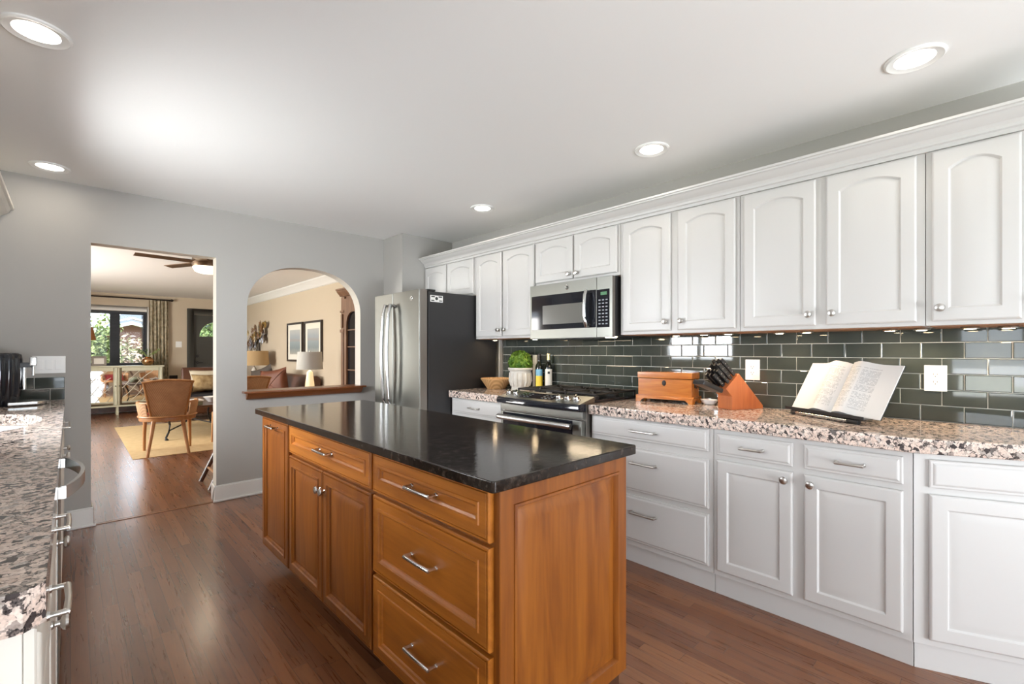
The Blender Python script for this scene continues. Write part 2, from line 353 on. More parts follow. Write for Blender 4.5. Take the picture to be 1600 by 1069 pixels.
def prism(bm, pts, axis, a, b, mi=0):
    """polygon pts in the two other axes, extruded along axis from a to b"""
    def P(p, t):
        return {'x': (t, p[0], p[1]), 'y': (p[0], t, p[1]), 'z': (p[0], p[1], t)}[axis]
    v0 = [bm.verts.new(P(p, a)) for p in pts]; v1 = [bm.verts.new(P(p, b)) for p in pts]
    bm.faces.new(v0).material_index = mi; bm.faces.new(v1[::-1]).material_index = mi
    bridge(bm, v0, v1, mi); return v0 + v1
def holed(bm, outer, holes, axis, a, b, mi=0):
    def P(p, t): return {'x': (t, p[0], p[1]), 'y': (p[0], t, p[1]), 'z': (p[0], p[1], t)}[axis]
    edges = []; loops = []
    for lp in [outer] + holes:
        vs = [bm.verts.new(P(p, a)) for p in lp]; loops.append(vs)
        for i in range(len(vs)): edges.append(bm.edges.new((vs[i], vs[(i + 1) % len(vs)])))
    res = bmesh.ops.triangle_fill(bm, use_beauty=True, use_dissolve=False, edges=edges)
    fs = [g for g in res['geom'] if isinstance(g, bmesh.types.BMFace)]
    vmap = {}
    for lp in loops:
        for v in lp:
            q = v.co.copy(); q['xyz'.index(axis)] = b; vmap[v] = bm.verts.new(q)
    for f in fs: bm.faces.new([vmap[v] for v in reversed(f.verts)]).material_index = mi
    for lp in loops: bridge(bm, lp, [vmap[v] for v in lp], mi)
def mk(name, bm, mats, parent=None, bevel=None, seg=2, loc=None, rotz=None, angle=38, smooth=True):
    bmesh.ops.remove_doubles(bm, verts=bm.verts, dist=1e-6)
    bmesh.ops.recalc_face_normals(bm, faces=bm.faces)
    if bevel:
        es = [e for e in bm.edges if len(e.link_faces) == 2 and e.calc_face_angle(0) > R(30)]
        bmesh.ops.bevel(bm, geom=es, offset=bevel, segments=seg, profile=0.5, affect='EDGES', clamp_overlap=True)
    if smooth:
        for f in bm.faces: f.smooth = True
        for e in bm.edges:
            if len(e.link_faces) == 2 and e.calc_face_angle(0) > R(angle): e.smooth = False
    me = bpy.data.meshes.new(name); bm.to_mesh(me); bm.free()
    for m in (mats if isinstance(mats, (list, tuple)) else [mats]): me.materials.append(m)
    o = bpy.data.objects.new(name, me); C.objects.link(o)
    if smooth:
        md = o.modifiers.new('weighted', 'WEIGHTED_NORMAL'); md.keep_sharp = True
    if parent: o.parent = parent
    if loc is not None: o.location = loc
    if rotz is not None: o.rotation_euler = (0, 0, rotz)
    return o
def tag(o, label, cat, group=None, kind=None):
    o['label'] = label; o['category'] = cat
    if group: o['group'] = group
    if kind: o['kind'] = kind
    return o
def thing(name, label, cat, loc=(0, 0, 0), rotz=0, group=None):
    o = bpy.data.objects.new(name, None); o.empty_display_size = 0.1; C.objects.link(o)
    o.location = loc; o.rotation_euler = (0, 0, rotz)
    return tag(o, label, cat, group)
def struct(name, bm, m, parent=None, **k):
    o = mk(name, bm, m, parent, **k)
    if parent is None: o['kind'] = 'structure'
    return o
def dup(o, parent, loc=None):
    """copy of a part and of its children"""
    c = o.copy(); C.objects.link(c); c.parent = parent
    if loc is not None: c.location = loc
    for ch in o.children: dup(ch, c)
    return c
def dup_thing(root, loc, rotz, label):
    r = root.copy(); C.objects.link(r); r.location = loc; r.rotation_euler = (0, 0, rotz); r['label'] = label
    for ch in root.children: dup(ch, r)
    return r

# ------------------------------------------------------------------ the room shell
CZ = 2.43
bm = B(); box(bm, -2.45, 3.2, -3.3, 12.6, -0.12, 0.0); struct('floor', bm, FLOOR, smooth=False)
bm = B(); box(bm, -2.45, 3.2, -3.3, 12.6, CZ, CZ + 0.12); struct('ceiling', bm, CEIL, smooth=False)
# far kitchen wall with doorway and arch
def arch_loop(x0, x1, z0, zs, zt, n=28):
    a = (x1 - x0) / 2; cx = (x0 + x1) / 2; b = zt - zs
    pts = [(x0, z0), (x1, z0)]
    for i in range(n + 1):
        t = PI * i / n; ct, st = math.cos(t), math.sin(t)
        e = 0.88
        pts.append((cx + a * math.copysign(abs(ct) ** e, ct), zs + b * (st ** e)))
    return pts
bm = B()
holed(bm, [(-2.30, 0), (0.106, 0), (0.106, 2.028), (0.877, 2.028), (0.877, 0), (3.008, 0), (3.008, CZ), (-2.30, CZ)],
      [arch_loop(1.105, 2.137, 0.885, 1.62, 2.028)], 'y', 4.48, 4.60)
wf = struct('wall_far', bm, [WALL, BEIGE, pm('cream_jamb', (0.68, 0.64, 0.56), 0.7)], angle=30, smooth=False)  # doorway and arch reveals get a lighter cream colour
for p in wf.data.polygons:
    if p.normal.y > 0.5: p.material_index = 1
    elif abs(p.normal.y) < 0.5 and abs(p.center.y - 4.54) < .02 and p.center.x > 0 and p.center.x < 2.5 and .01 < p.center.z < 2.1: p.material_index = 2
bm = B(); box(bm, 2.395, 3.006, 4.10, 4.478, 0, CZ - .001); struct('wall_chase', bm, WALL, smooth=False)
bm = B(); box(bm, 3.008, 3.15, -3.2, 4.478, 0, CZ); struct('wall_right', bm, WALL, smooth=False)
bm = B(); box(bm, 2.95, 3.15, 4.602, 12.4, 0, CZ); struct('wall_living_right', bm, BEIGE, smooth=False)
# left wall: sink window, nook window
bm = B()
holed(bm, [(-3.2, 0), (4.478, 0), (4.478, CZ), (-3.2, CZ)],
      [[(2.55, 1.05), (3.55, 1.05), (3.55, 2.02), (2.55, 2.02)], [(-1.4, 0.75), (0.35, 0.75), (0.35, 2.05), (-1.4, 2.05)]], 'x', -0.65, -0.77)
struct('wall_left', bm, WALL, smooth=False)
bm = B()
holed(bm, [(-0.65, 0), (3.008, 0), (3.008, CZ), (-0.65, CZ)], [[(-0.25, 0.04), (2.45, 0.04), (2.45, 2.2), (-0.25, 2.2)]], 'y', -3.2, -3.08)
struct('wall_rear', bm, WALL, smooth=False)
bm = B()
holed(bm, [(4.602, 0), (12.4, 0), (12.4, CZ), (4.602, CZ)], [[(6.9, 0.7), (9.5, 0.7), (9.5, 2.15), (6.9, 2.15)]], 'x', -2.30, -2.18)
struct('wall_living_left', bm, BEIGE, smooth=False)
bm = B()
holed(bm, [(-2.30, 0), (1.998, 0), (1.998, 2.065), (2.908, 2.065), (2.908, 0), (3.1, 0), (3.1, CZ), (-2.30, CZ)],
      [[(0.14, 0.95), (1.17, 0.95), (1.17, 2.075), (0.14, 2.075)]], 'y', 12.4, 12.52)
struct('wall_living_far', bm, BEIGE, smooth=False)

# windows (frame > mullions, panes)
def window(name, axis, plane, a0, a1, z0, z1, nx, mat, th=0.06, fr=0.045, mull=None, nz=1):
    def bx(bm, p0, p1, q0, q1, t):
        if axis == 'x': box(bm, plane - t, plane + t, p0, p1, q0, q1)
        else: box(bm, p0, p1, plane - t, plane + t, q0, q1)
    bm = B(); bx(bm, a0, a0 + fr, z0, z1, th / 2); bx(bm, a1 - fr, a1, z0, z1, th / 2)
    bx(bm, a0 + fr, a1 - fr, z0, z0 + fr, th / 2); bx(bm, a0 + fr, a1 - fr, z1 - fr, z1, th / 2)
    root = struct(name, bm, mat, bevel=0.003)
    m2 = mull or fr
    for i in range(1, nx):
        c = a0 + (a1 - a0) * i / nx
        bm = B(); bx(bm, c - m2 / 2, c + m2 / 2, z0 + fr, z1 - fr, th / 2 - .004); mk('mullion', bm, mat, root)
    for k in range(1, nz):
        c = z0 + (z1 - z0) * k / nz
        bm = B(); bx(bm, a0 + fr, a1 - fr, c - .012, c + .012, th / 2 - .01); mk('glazing_bar', bm, mat, root)
    bm = B(); bx(bm, a0 + fr, a1 - fr, z0 + fr, z1 - fr, .003); mk('pane', bm, GLASS, root)
    return root
window('window_1', 'x', -0.71, 2.552, 3.548, 1.052, 2.018, 2, TRIM)
window('window_2', 'x', -0.71, -1.398, 0.348, 0.752, 2.048, 3, TRIM)
window('window_3', 'y', -3.14, -0.248, 2.448, 0.042, 2.198, 3, TRIM)  # unseen rear glazing, added to let fill light in
window('window_4', 'x', -2.24, 6.902, 9.498, 0.702, 2.148, 3, TRIM)  # unseen side window, added for the living room fill
w5 = window('window_5', 'y', 12.46, 0.142, 1.168, 0.952, 2.073, 2, BLKFR, fr=0.06, mull=0.15)
# dark blinds drawn over the mullion and the sides of the living room window, with open slats
bl = thing('window_blind', 'black slatted blind hanging in the living room window', 'blind', (0.655, 12.395, 2.07))
bm = B(); box(bm, -.51, .51, -.03, -.002, -.045, -.003); mk('headrail', bm, BLKFR, bl)
for (a, b) in ((-.08, .08), (.425, .51)):
    bm = B()
    for k in range(36):
        z = -0.07 - k * 0.028
        box(bm, a, b, -.026, -.004, z, z + .018)
    mk('slat_stack', bm, BLKFR, bl, smooth=False)
bm = B()
box(bm, -.51, .51, -.028, -.003, -1.115, -1.06); mk('bottom_rail', bm, BLKFR, bl)
# white casing round that window
bm = B(); box(bm, .04, .14, 12.375, 12.399, .90, 2.18); box(bm, 1.17, 1.20, 12.375, 12.399, .90, 2.18); box(bm, .14, 1.17, 12.375, 12.399, 2.078, 2.18)
struct('trim_2', bm, TRIM, bevel=.003)

# front door
bm = B()
def fan_loop(cx, z0, r, n=16): return [(cx + r * math.cos(PI * i / n), z0 + r * 0.98 * math.sin(PI * i / n)) for i in range(n + 1)]
holed(bm, [(2.0, 0.005), (2.906, 0.005), (2.906, 2.062), (2.0, 2.062)], [fan_loop(2.453, 1.585, 0.345)], 'y', 12.425, 12.47)
d1 = struct('door_1', bm, DOORP, smooth=False)
bm = B(); pts = fan_loop(2.453, 1.585, 0.345); prism(bm, pts, 'y', 12.445, 12.45); mk('fanlight_pane', bm, GLASS, d1, smooth=False)
bm = B()
for a in (40, 90, 140):
    tube(bm, [(2.453, 12.44, 1.60), (2.453 + .33 * math.cos(R(a)), 12.44, 1.60 + .32 * math.sin(R(a)))], .008, 6)
tube(bm, [(2.453 + .16 * math.cos(R(i * 18)), 12.44, 1.585 + .16 * math.sin(R(i * 18))) for i in range(11)], .006, 6)
mk('fanlight_bar', bm, DOORP, d1)
for (x0, x1, z0, z1) in ((2.12, 2.42, 1.05, 1.42), (2.49, 2.79, 1.05, 1.42), (2.12, 2.42, .2, .93), (2.49, 2.79, .2, .93)):
    bm = B(); prism(bm, [(x0, z0), (x1, z0), (x1, z1), (x0, z1)], 'y', 12.418, 12.4255); mk('raised_panel', bm, DOORP, d1, bevel=.006)
bm = B(); cyl(bm, (2.06, 12.425, 1.0), (2.06, 12.395, 1.0), .032); box(bm, 2.055, 2.17, 12.375, 12.393, .985, 1.005); mk('door_handle', bm, BLACK, d1, bevel=.003)
bm = B(); cyl(bm, (2.06, 12.425, 1.14), (2.06, 12.40, 1.14), .030); mk('deadbolt', bm, BLACK, d1)
bm = B(); box(bm, 1.868, 1.996, 12.37, 12.40, 0, 2.2); box(bm, 2.91, 2.948, 12.37, 12.40, 0, 2.2); box(bm, 1.996, 2.91, 12.37, 12.40, 2.067, 2.2)
struct('trim_3', bm, DOORP, bevel=.004)

# baseboards with cap
def baseboard(name, segs):
    bm = B()
    for (x0, x1, y0, y1) in segs:
        box(bm, x0, x1, y0, y1, 0.001, .128)
        xi, yi = (.004, 0) if (x1 - x0) < (y1 - y0) else (0, .004)
        box(bm, x0 + xi, x1 - xi, y0 + yi, y1 - yi, .128, .137)
    return struct(name, bm, TRIM, bevel=.003)
baseboard('baseboard_far_right', [(0.862, 2.394, 4.463, 4.479), (0.862, 0.876, 4.479, 4.60)])
baseboard('baseboard_far_left', [(-0.02, 0.121, 4.463, 4.479), (0.107, 0.121, 4.479, 4.60)])
bm = B(); box(bm, 0.85, 2.394, 4.452, 4.463, .001, .018); struct('trim_4', bm, TRIM, bevel=.004)
bm = B(); box(bm, -.02, 0.133, 4.452, 4.463, .001, .018); struct('trim_5', bm, TRIM, bevel=.004)
baseboard('baseboard_living', [(-2.17, 1.866, 12.384, 12.399), (2.934, 2.949, 4.61, 12.36)])
# wooden sill of the arch
bm = B()
prism(bm, [(4.400, .889), (4.400, .905), (4.66, .905), (4.66, .889)], 'x', 1.066, 2.165)
prism(bm, [(4.476, .833), (4.455, .835), (4.440, .850), (4.425, .868), (4.410, .889), (4.476, .889)], 'x', 1.095, 2.135)
# the upper board sits in the opening only; notch it to the opening width beyond the wall face
struct('trim_1', bm, SILLW, bevel=.003)
# living room crown
bm = B()
prism(bm, [(2.949, 2.30), (2.93, 2.31), (2.915, 2.335), (2.875, 2.385), (2.845, 2.41), (2.835, 2.428), (2.949, 2.428)], 'y', 4.61, 12.395)
struct('trim_6', bm, TRIM, angle=14)
# threshold strip in the doorway
bm = B(); box(bm, .107, .876, 4.475, 4.515, .0005, .004); struct('trim_7', bm, wood_mat('threshold_wood', (.20, .09, .04), (.30, .14, .07), 'X', .25))
# outdoors
bm = B(); box(bm, -40, 40, 12.6, 60, -.5, -.35); box(bm, -40, -2.5, -30, 12.6, -.5, -.35); struct('ground', bm, GRASS, smooth=False)

# ------------------------------------------------------------------ hardware and panels
def pull_mesh(L, r=.0048, out=.028):
    bm = B()
    for s in (-1, 1):
        cyl(bm, (s * L / 2, 0, 0), (s * L / 2, -.004, 0), .0085, .0075, 12)
        cyl(bm, (s * L / 2, -.003, 0), (s * L / 2, -out - .002, 0), r * .95, r * 1.1, 10)
    tube(bm, [(-L / 2 - .004, -out, 0), (-L / 2, -out, 0), (0, -out - .002, 0), (L / 2, -out, 0), (L / 2 + .004, -out, 0)], [r * .8, r * 1.15, r, r * 1.15, r * .8], 10)
    return bm
def knob_mesh(k=1):
    bm = B()
    lathe(bm, [(a * k, b) for a, b in ((0, 0), (.008, 0), (.008, .003), (.005, .006), (.005, .014), (.0125, .018), (.0145, .023), (.013, .028), (.008, .030), (0, .0305))], 20, mat=Matrix.Rotation(R(90), 4, 'X'))
    return bm
HW = {}
def hardware(kind, parent, loc, mat=None, L=.11):
    mat = mat or NICKEL; key = (kind, mat.name, L)
    if key not in HW:
        o = mk('knob' if kind == 'knob' else 'handle', knob_mesh(1.18) if kind == 'knob' else pull_mesh(L, r=.0062 if mat is CHROME else .0052, out=.026 if mat is NICKEL and L in (.13, .3) else .03), mat, parent, loc=loc)
        HW[key] = o
    else:
        o = HW[key].copy(); C.objects.link(o); o.parent = parent; o.location = loc
    return o
def panel(W, Hh, loops, arch=0.0, n=14):
    """front of -Y: loops of (inset, y, arched?) bridged and filled"""
    bm = B(); prev = None
    def mkloop(ins, y, arched):
        x0, x1, z0, z1 = ins, W - ins, ins, Hh - ins
        pts = [(x0, z0), (x1, z0)]
        for i in range(n + 1):
            u = 1 - 2 * i / n
            z = z1 - (arch * u * u if arched else 0)
            pts.append(((x0 + x1) / 2 + u * (x1 - x0) / 2, z))
        return [bm.verts.new((p[0], y, p[1])) for p in pts]
    for (ins, y, *a) in loops:
        lp = mkloop(ins, y, bool(a and a[0]))
        if prev: bridge(bm, prev, lp)
        else: bm.faces.new(lp)
        prev = lp
    bm.faces.new(prev)
    return bm
W_DOOR = [(0, 0), (0, -.013), (.004, -.017), (.009, -.019), (.052, -.019, 1), (.0545, -.0165, 1), (.059, -.0115, 1), (.066, -.0115, 1), (.092, -.0175, 1)]
W_DRAW = [(0, 0), (0, -.011), (.004, -.0135), (.011, -.0135), (.014, -.0165), (.021, -.0195)]
W_FRONT = [(0, 0), (0, -.013), (.004, -.0155), (.014, -.0155), (.017, -.018), (.020, -.018), (.024, -.016)]
I_DOOR = [(0, 0), (0, -.015), (.003, -.019), (.0075, -.019), (.0082, -.0145), (.0105, -.0145), (.012, -.020), (.040, -.020), (.042, -.024), (.050, -.0245), (.053, -.019), (.060, -.015), (.063, -.008), (.069, -.008), (.094, -.0165)]
I_DRAW = I_DOOR[:11] + [(.060, -.015), (.063, -.010), (.066, -.010)]
I_END = [(0, 0), (0, -.014), (.003, -.017), (.050, -.017), (.0515, -.0215), (.059, -.022), (.063, -.015), (.066, -.005), (.080, -.005), (.115, -.015)]

def cabinet_door(parent, x, z, W, Hh, mat, loops, arch=0.0, knob=None, knob_mat=None, pull=None, name='door'):
    o = mk(name, panel(W, Hh, loops, arch), mat, parent, loc=(x, -.0005, z), angle=25)
    if knob: hardware('knob', o, (knob[0], loops[5][1] if False else -.019, knob[1]), knob_mat)
    if pull: hardware('pull', o, (pull[0], pull[3] if len(pull) > 3 else -.0195, pull[1]), knob_mat, pull[2])
    return o

# ------------------------------------------------------------------ right hand base cabinets (fronts face -x): local x runs towards -y
RZ = R(-90)
FX = 2.40
def base_body(root, W, depth=.592, toe=.02):
    bm = B(); box(bm, 0, W, 0, depth, .105, .853); box(bm, 0, W, toe, depth, 0, .105)
    return mk('cabinet_body', bm, WHITE, root, bevel=.0015)
# U0: drawer cabinet between fridge and range
y1, y0 = 3.272, 2.562
u0 = thing('base_cabinet', 'white base cabinet between the refrigerator and the range', 'cabinet', (FX, y1, 0), RZ, 'white base cabinets along the right wall')
base_body(u0, y1 - y0)
cabinet_door(u0, .03, .728, .612, .117, WHITE, W_DRAW, pull=(.306, .058, .11), name='drawer')
for i in range(2):
    cabinet_door(u0, .03 + i * .308, .138, .304, .562, WHITE, W_DOOR, knob=(.27 if i == 0 else .034, .51))
# U1: three drawers
y1, y0 = 1.783, 1.013
u1 = thing('base_cabinet', 'white three-drawer base cabinet just right of the range', 'cabinet', (FX, y1, 0), RZ, 'white base cabinets along the right wall')
base_body(u1, y1 - y0)
for (z, h) in ((.730, .115), (.433, .256), (.138, .268)):
    cabinet_door(u1, .012, z, .737, h, WHITE, W_DRAW, pull=(.368, h * .5 + (.0 if h < .2 else .04), .15), name='drawer')
# U2: two drawers over two doors
y1, y0 = 1.011, .232
u2 = thing('base_cabinet', 'white two-door base cabinet under the open cookbook', 'cabinet', (FX, y1, 0), RZ, 'white base cabinets along the right wall')
base_body(u2, y1 - y0)
for i, x in enumerate((.020, .408)):
    wd = .343
    cabinet_door(u2, x, .722, wd, .109, WHITE, W_DRAW, pull=(wd / 2, .054, .095), name='drawer')
    cabinet_door(u2, x, .133, wd, .563, WHITE, W_DOOR, knob=((wd - .03) if i == 0 else .03, .525))
# U3: angled end cabinet
ANG = math.atan2(.117, .296)
u3 = thing('base_cabinet', 'white angled base cabinet at the right edge of the photo', 'cabinet', (FX, .230, 0), RZ + ANG, 'white base cabinets along the right wall')
def loc3(wx, wy):
    d = Vector((wx - FX, wy - .230)); a = -(RZ + ANG); return (d.x * math.cos(a) - d.y * math.sin(a), d.x * math.sin(a) + d.y * math.cos(a))
LW = .78
ex, ey = FX + LW * math.sin(ANG), .230 - LW * math.cos(ANG)
bm = B()
prism(bm, [loc3(FX, .2295), loc3(ex, ey), loc3(2.992, ey), loc3(2.992, .2295)], 'z', .105, .853)
tx = .02
prism(bm, [loc3(FX + tx, .2295), loc3(ex + tx, ey), loc3(2.992, ey), loc3(2.992, .2295)], 'z', 0, .105)
mk('cabinet_body', bm, WHITE, u3, bevel=.0015)
cabinet_door(u3, .045, .722, .66, .108, WHITE, W_DRAW, name='false_front')
cabinet_door(u3, .045, .133, .66, .563, WHITE, W_DOOR)
# granite worktops
def counter(name, label, pts, z0=.855, z1=.914, holes=()):
    bm = B()
    if holes: holed(bm, pts, list(holes), 'z', z0, z1)
    else: prism(bm, pts, 'z', z0, z1)
    o = mk(name, bm, GRAN, bevel=.008 if not holes else None, seg=3)
    return tag(o, label, 'worktop')
nx, ny = -math.cos(ANG) * .04, -math.sin(ANG) * .04
bend_y = .230 + ny + (FX + nx - 2.36) / math.tan(ANG) * 1
counter('granite_worktop', 'pink and black granite worktop right of the range', [(2.36, 1.784), (2.36, .222), (2.36 + .70 * math.tan(ANG), -.478), (2.991, -.478), (2.991, 1.784)])
counter('granite_worktop', 'short granite worktop between the refrigerator and the range', [(2.36, 2.561), (2.36, 3.272), (2.991, 3.272), (2.991, 2.561)])

# ------------------------------------------------------------------ tiled backsplash: bevelled glass tiles with slightly different tilts
def tiles(name, label, loc, rotz, x0, x1, rows, tw=.1525, th=.0755, off=0.0, z0=0.0):
    root = thing(name, label, 'backsplash', loc, rotz)
    bm = B(); zt = rows * th
    box(bm, x0, x1, .004, .0075, z0, z0 + zt); mk('grout', bm, GROUT, root, smooth=False)
    bm = B(); g = .0017; r2 = random.Random(3)
    for r in range(rows):
        o = off + (tw / 2 if r % 2 else 0)
        k0 = int(math.floor((x0 - o) / tw)); k1 = int(math.ceil((x1 - o) / tw))
        for k in range(k0, k1):
            a, b = max(x0, o + k * tw) + g, min(x1, o + (k + 1) * tw) - g
            if b - a < .012: continue
            za, zb = z0 + r * th + g, z0 + (r + 1) * th - g
            bv = .003; t = [r2.gauss(0, .0003) for _ in range(3)]
            back = [(a, .005, za), (b, .005, za), (b, .005, zb), (a, .005, zb)]
            mid = [(p[0], .0012, p[2]) for p in back]
            fr = [(a + bv, 0, za + bv), (b - bv, 0, za + bv), (b - bv, 0, zb - bv), (a + bv, 0, zb - bv)]
            fr = [(p[0], t[0] + (t[1] if i in (1, 2) else -t[1]) * .8 + (t[2] if i > 1 else -t[2]) * .5, p[2]) for i, p in enumerate(fr)]
            V = [[bm.verts.new(p) for p in q] for q in (back, mid, fr)]
            bridge(bm, V[0], V[1]); bridge(bm, V[1], V[2]); bm.faces.new(V[2])
    mk('tile_courses', bm, TILE, root, angle=10)
    return root
# wall tile joints fall at world y = .871 + k*.1525 on the second course from the top
tiles('tile_backsplash', 'dark green glass tile backsplash behind the range and right worktop', (3.0, 3.272, .9145), RZ, 0, 3.75, 6, off=(3.272 - .871) % .1525 - .07625 + .07625)
tiles('tile_backsplash', 'low two-course green glass tile strip behind the coffee machine', (0, 4.472, .9145), 0, -.645, -.027, 2, off=-.10, th=.0795)

# ------------------------------------------------------------------ wall cabinets
UX = 2.67; UT = 2.105
def wall_cab(label, y1, y0, z0, doors, dz0, dz1, arch):
    root = thing('wall_cabinet', label, 'cabinet', (UX, y1, 0), RZ, 'white wall cabinets along the right wall')
    bm = B(); box(bm, 0, y1 - y0, 0, .328, z0, UT); mk('cabinet_body', bm, WHITE, root, bevel=.0015)
    bm = B(); box(bm, .012, y1 - y0 - .012, .022, .315, z0 - .0035, z0 - .0005); mk('underside_panel', bm, UNDER, root)
    for i, (da, db, side) in enumerate(doors):
        wd = db - da
        cabinet_door(root, y1 - db, dz0, wd, dz1 - dz0, WHITE, W_DOOR, arch, knob=((wd - .028) if side == 'r' else .028, .055 if dz1 - dz0 > .5 else .035))
    return root
wall_cab('short white double-door wall cabinet above the refrigerator', 4.095, 3.277, 1.762, [(3.722, 4.085, 'r'), (3.297, 3.700, 'l')], 1.776, 2.098, .030)
wall_cab('tall white double-door wall cabinet left of the microwave', 3.275, 2.526, 1.36, [(2.915, 3.256, 'r'), (2.533, 2.898, 'l')], 1.378, 2.098, .030)
wall_cab('short white double-door wall cabinet above the microwave', 2.524, 1.747, 1.762, [(2.146, 2.517, 'r'), (1.766, 2.130, 'l')], 1.783, 2.098, .030)
wall_cab('white double-door wall cabinet right of the microwave, above the wooden box', 1.745, .981, 1.36, [(1.384, 1.722, 'r'), (1.002, 1.337, 'l')], 1.378, 2.098, .030)
wall_cab('white double-door wall cabinet above the open cookbook', .979, .217, 1.36, [(.620, .958, 'r'), (.244, .577, 'l')], 1.378, 2.098, .030)
wall_cab('white wall cabinet at the right edge of the photo', .215, -.49, 1.36, [(-.063, .196, 'l'), (-.40, -.110, 'l')], 1.378, 2.098, .030)
bm = B()
prism(bm, [(2.672, 2.1055), (2.662, 2.1055), (2.660, 2.122), (2.650, 2.126), (2.648, 2.138), (2.640, 2.150), (2.625, 2.158), (2.612, 2.168), (2.603, 2.178), (2.592, 2.181), (2.590, 2.188), (2.580, 2.190), (2.578, 2.200), (2.672, 2.200)], 'y', -.49, 4.096)
tag(mk('crown_moulding', bm, WHITE, angle=14), 'long white crown moulding topping the right wall cabinets', 'moulding')
# puck lights under the cabinets
for i, (px, py, lab) in enumerate(((2.80, 3.16, 'puck light beside the refrigerator side panel'), (2.80, 2.66, 'puck light above the potted topiary'), (2.80, 1.42, 'puck light above the wooden box'), (2.76, 1.22, 'puck light above the knife block'), (2.76, 1.08, 'puck light just right of the knife block'),
                          (2.82, .83, 'puck light above the left page of the cookbook'), (2.82, .70, 'puck light above the right page of the cookbook'), (2.86, .36, 'puck light left of the right wall outlet'), (2.86, .245, 'puck light above the right wall outlet'), (2.84, .085, 'puck light second from the right edge'), (2.86, -.03, 'puck light nearest the right edge'))):
    r_ = thing('puck_light', 'small lit under-cabinet ' + lab, 'light', (px, py, 1.3555), 0, 'puck lights under the wall cabinets')
    bm = B(); lathe(bm, [(0.0, 0), (.030, 0), (.032, -.004), (.030, -.008), (.023, -.009), (.022, -.0065)], 20); mk('housing', bm, NICKEL, r_)
    bm = B(); lathe(bm, [(0, -.007), (.0215, -.007), (.018, -.0095), (0, -.0105)], 16); mk('lens', bm, PUCKL, r_)
    light('puck_lamp', 'SPOT', (0, 0, -.014), 2.4, (1, .78, .52), (0, 0, 0), .015, parent=r_, spot=150)

# ------------------------------------------------------------------ refrigerator
fr_ = thing('refrigerator', 'slate steel french-door refrigerator with black side', 'refrigerator', (2.08, 4.06, 0), RZ)
FW = 4.06 - 3.287
bm = B(); box(bm, 0, FW, .085, .84, .03, 1.755); mk('case', bm, FRBLACK, fr_, bevel=.004)
bm = B(); box(bm, .03, FW - .03, .10, .80, 0, .03); mk('base_grille', bm, BLACK, fr_)
gap = 4.06 - 3.724
for nm, a, b, z0, z1 in (('door', 0, gap - .002, .70, 1.765), ('door', gap + .002, FW, .70, 1.765), ('freezer_drawer', 0, FW, .06, .692)):
    bm = B()
    prism(bm, [(a, .075), (a, .006), (a + .006, 0), (b - .006, 0), (b, .006), (b, .075)], 'z', z0, z1)
    d = mk(nm, bm, [SLATE, SLATE2], fr_, bevel=.002)
    for p in d.data.polygons:
        if abs(p.normal.x) > .9: p.material_index = 1
    bm = B()
    if nm == 'door':
        hx = gap - .045 if a == 0 else gap + .045
        pts = [(hx, -.062 - .022 * math.sin(PI * i / 12), .76 + i * (1.66 - .76) / 12) for i in range(13)]
        pts = [(hx, -.004, .775), (hx, -.05, .765)] + pts[1:-1] + [(hx, -.05, 1.655), (hx, -.004, 1.645)]
        tube(bm, pts, .016, 10)
        mk('handle', bm, STEEL, d)
    else:
        tube(bm, [(.06, -.002, .61), (.06, -.05, .62)] + [(.06 + i * (FW - .12) / 8, -.055 - .015 * math.sin(PI * i / 8), .62) for i in range(1, 8)] + [(FW - .06, -.05, .62), (FW - .06, -.002, .61)], .014, 10)
        mk('handle', bm, STEEL, d)
bm = B(); box(bm, 0.0, FW, .08, .16, 1.757, 1.772); mk('hinge_cover', bm, BLACK, fr_, bevel=.004)
def emblem(parent, x, z, y, r):
    bm = B(); lathe(bm, [(0, .0), (r, 0), (r, .002), (r * .86, .0035), (r * .8, .002), (0, .002)], 24, mat=Matrix.Rotation(R(90), 4, 'X'))
    o = mk('emblem', bm, CHROME, parent, loc=(x, y, z))
    bm = B()
    for s in (-1, 1):
        tube(bm, [(s * r * .12 + s * r * .35 * math.cos(t), -.003, r * .05 * s + r * .5 * math.sin(t)) for t in [R(a) for a in range(-70 if s > 0 else 110, 200 if s > 0 else 380, 18)]], r * .09, 6)
    mk('emblem_script', bm, SLOT, o)
    return o
emblem(fr_, 4.06 - 3.409, 1.697, -.0005, .020)
# black and white sticker on the side
stk = tag(mk('sticker', (lambda bm: (box(bm, 0, .128, -.0012, 0, 0, .056), bm)[1])(B()), PLATE, loc=(2.184, 3.2865, 1.667)), 'small black and white sticker on the refrigerator side', 'sticker')
bm = B()
for (a, b, c, d) in ((.010, .046, .040, .050), (.084, .120, .040, .050), (.010, .040, .008, .016), (.090, .120, .008, .016)): box(bm, a, b, -.0022, -.0013, c, d)
lathe(bm, [(0, 0), (.014, 0), (.014, .0009), (0, .0009)], 18, (.064, -.0013, .030), mat=Matrix.Rotation(R(90), 4, 'X'))
mk('printed_bars', bm, INK, stk)
# white filler strip on the wall beside the refrigerator
bm = B(); box(bm, 2.955, 2.99, 3.2735, 3.284, .0, 1.758); struct('trim_8', bm, WHITE, bevel=.001)

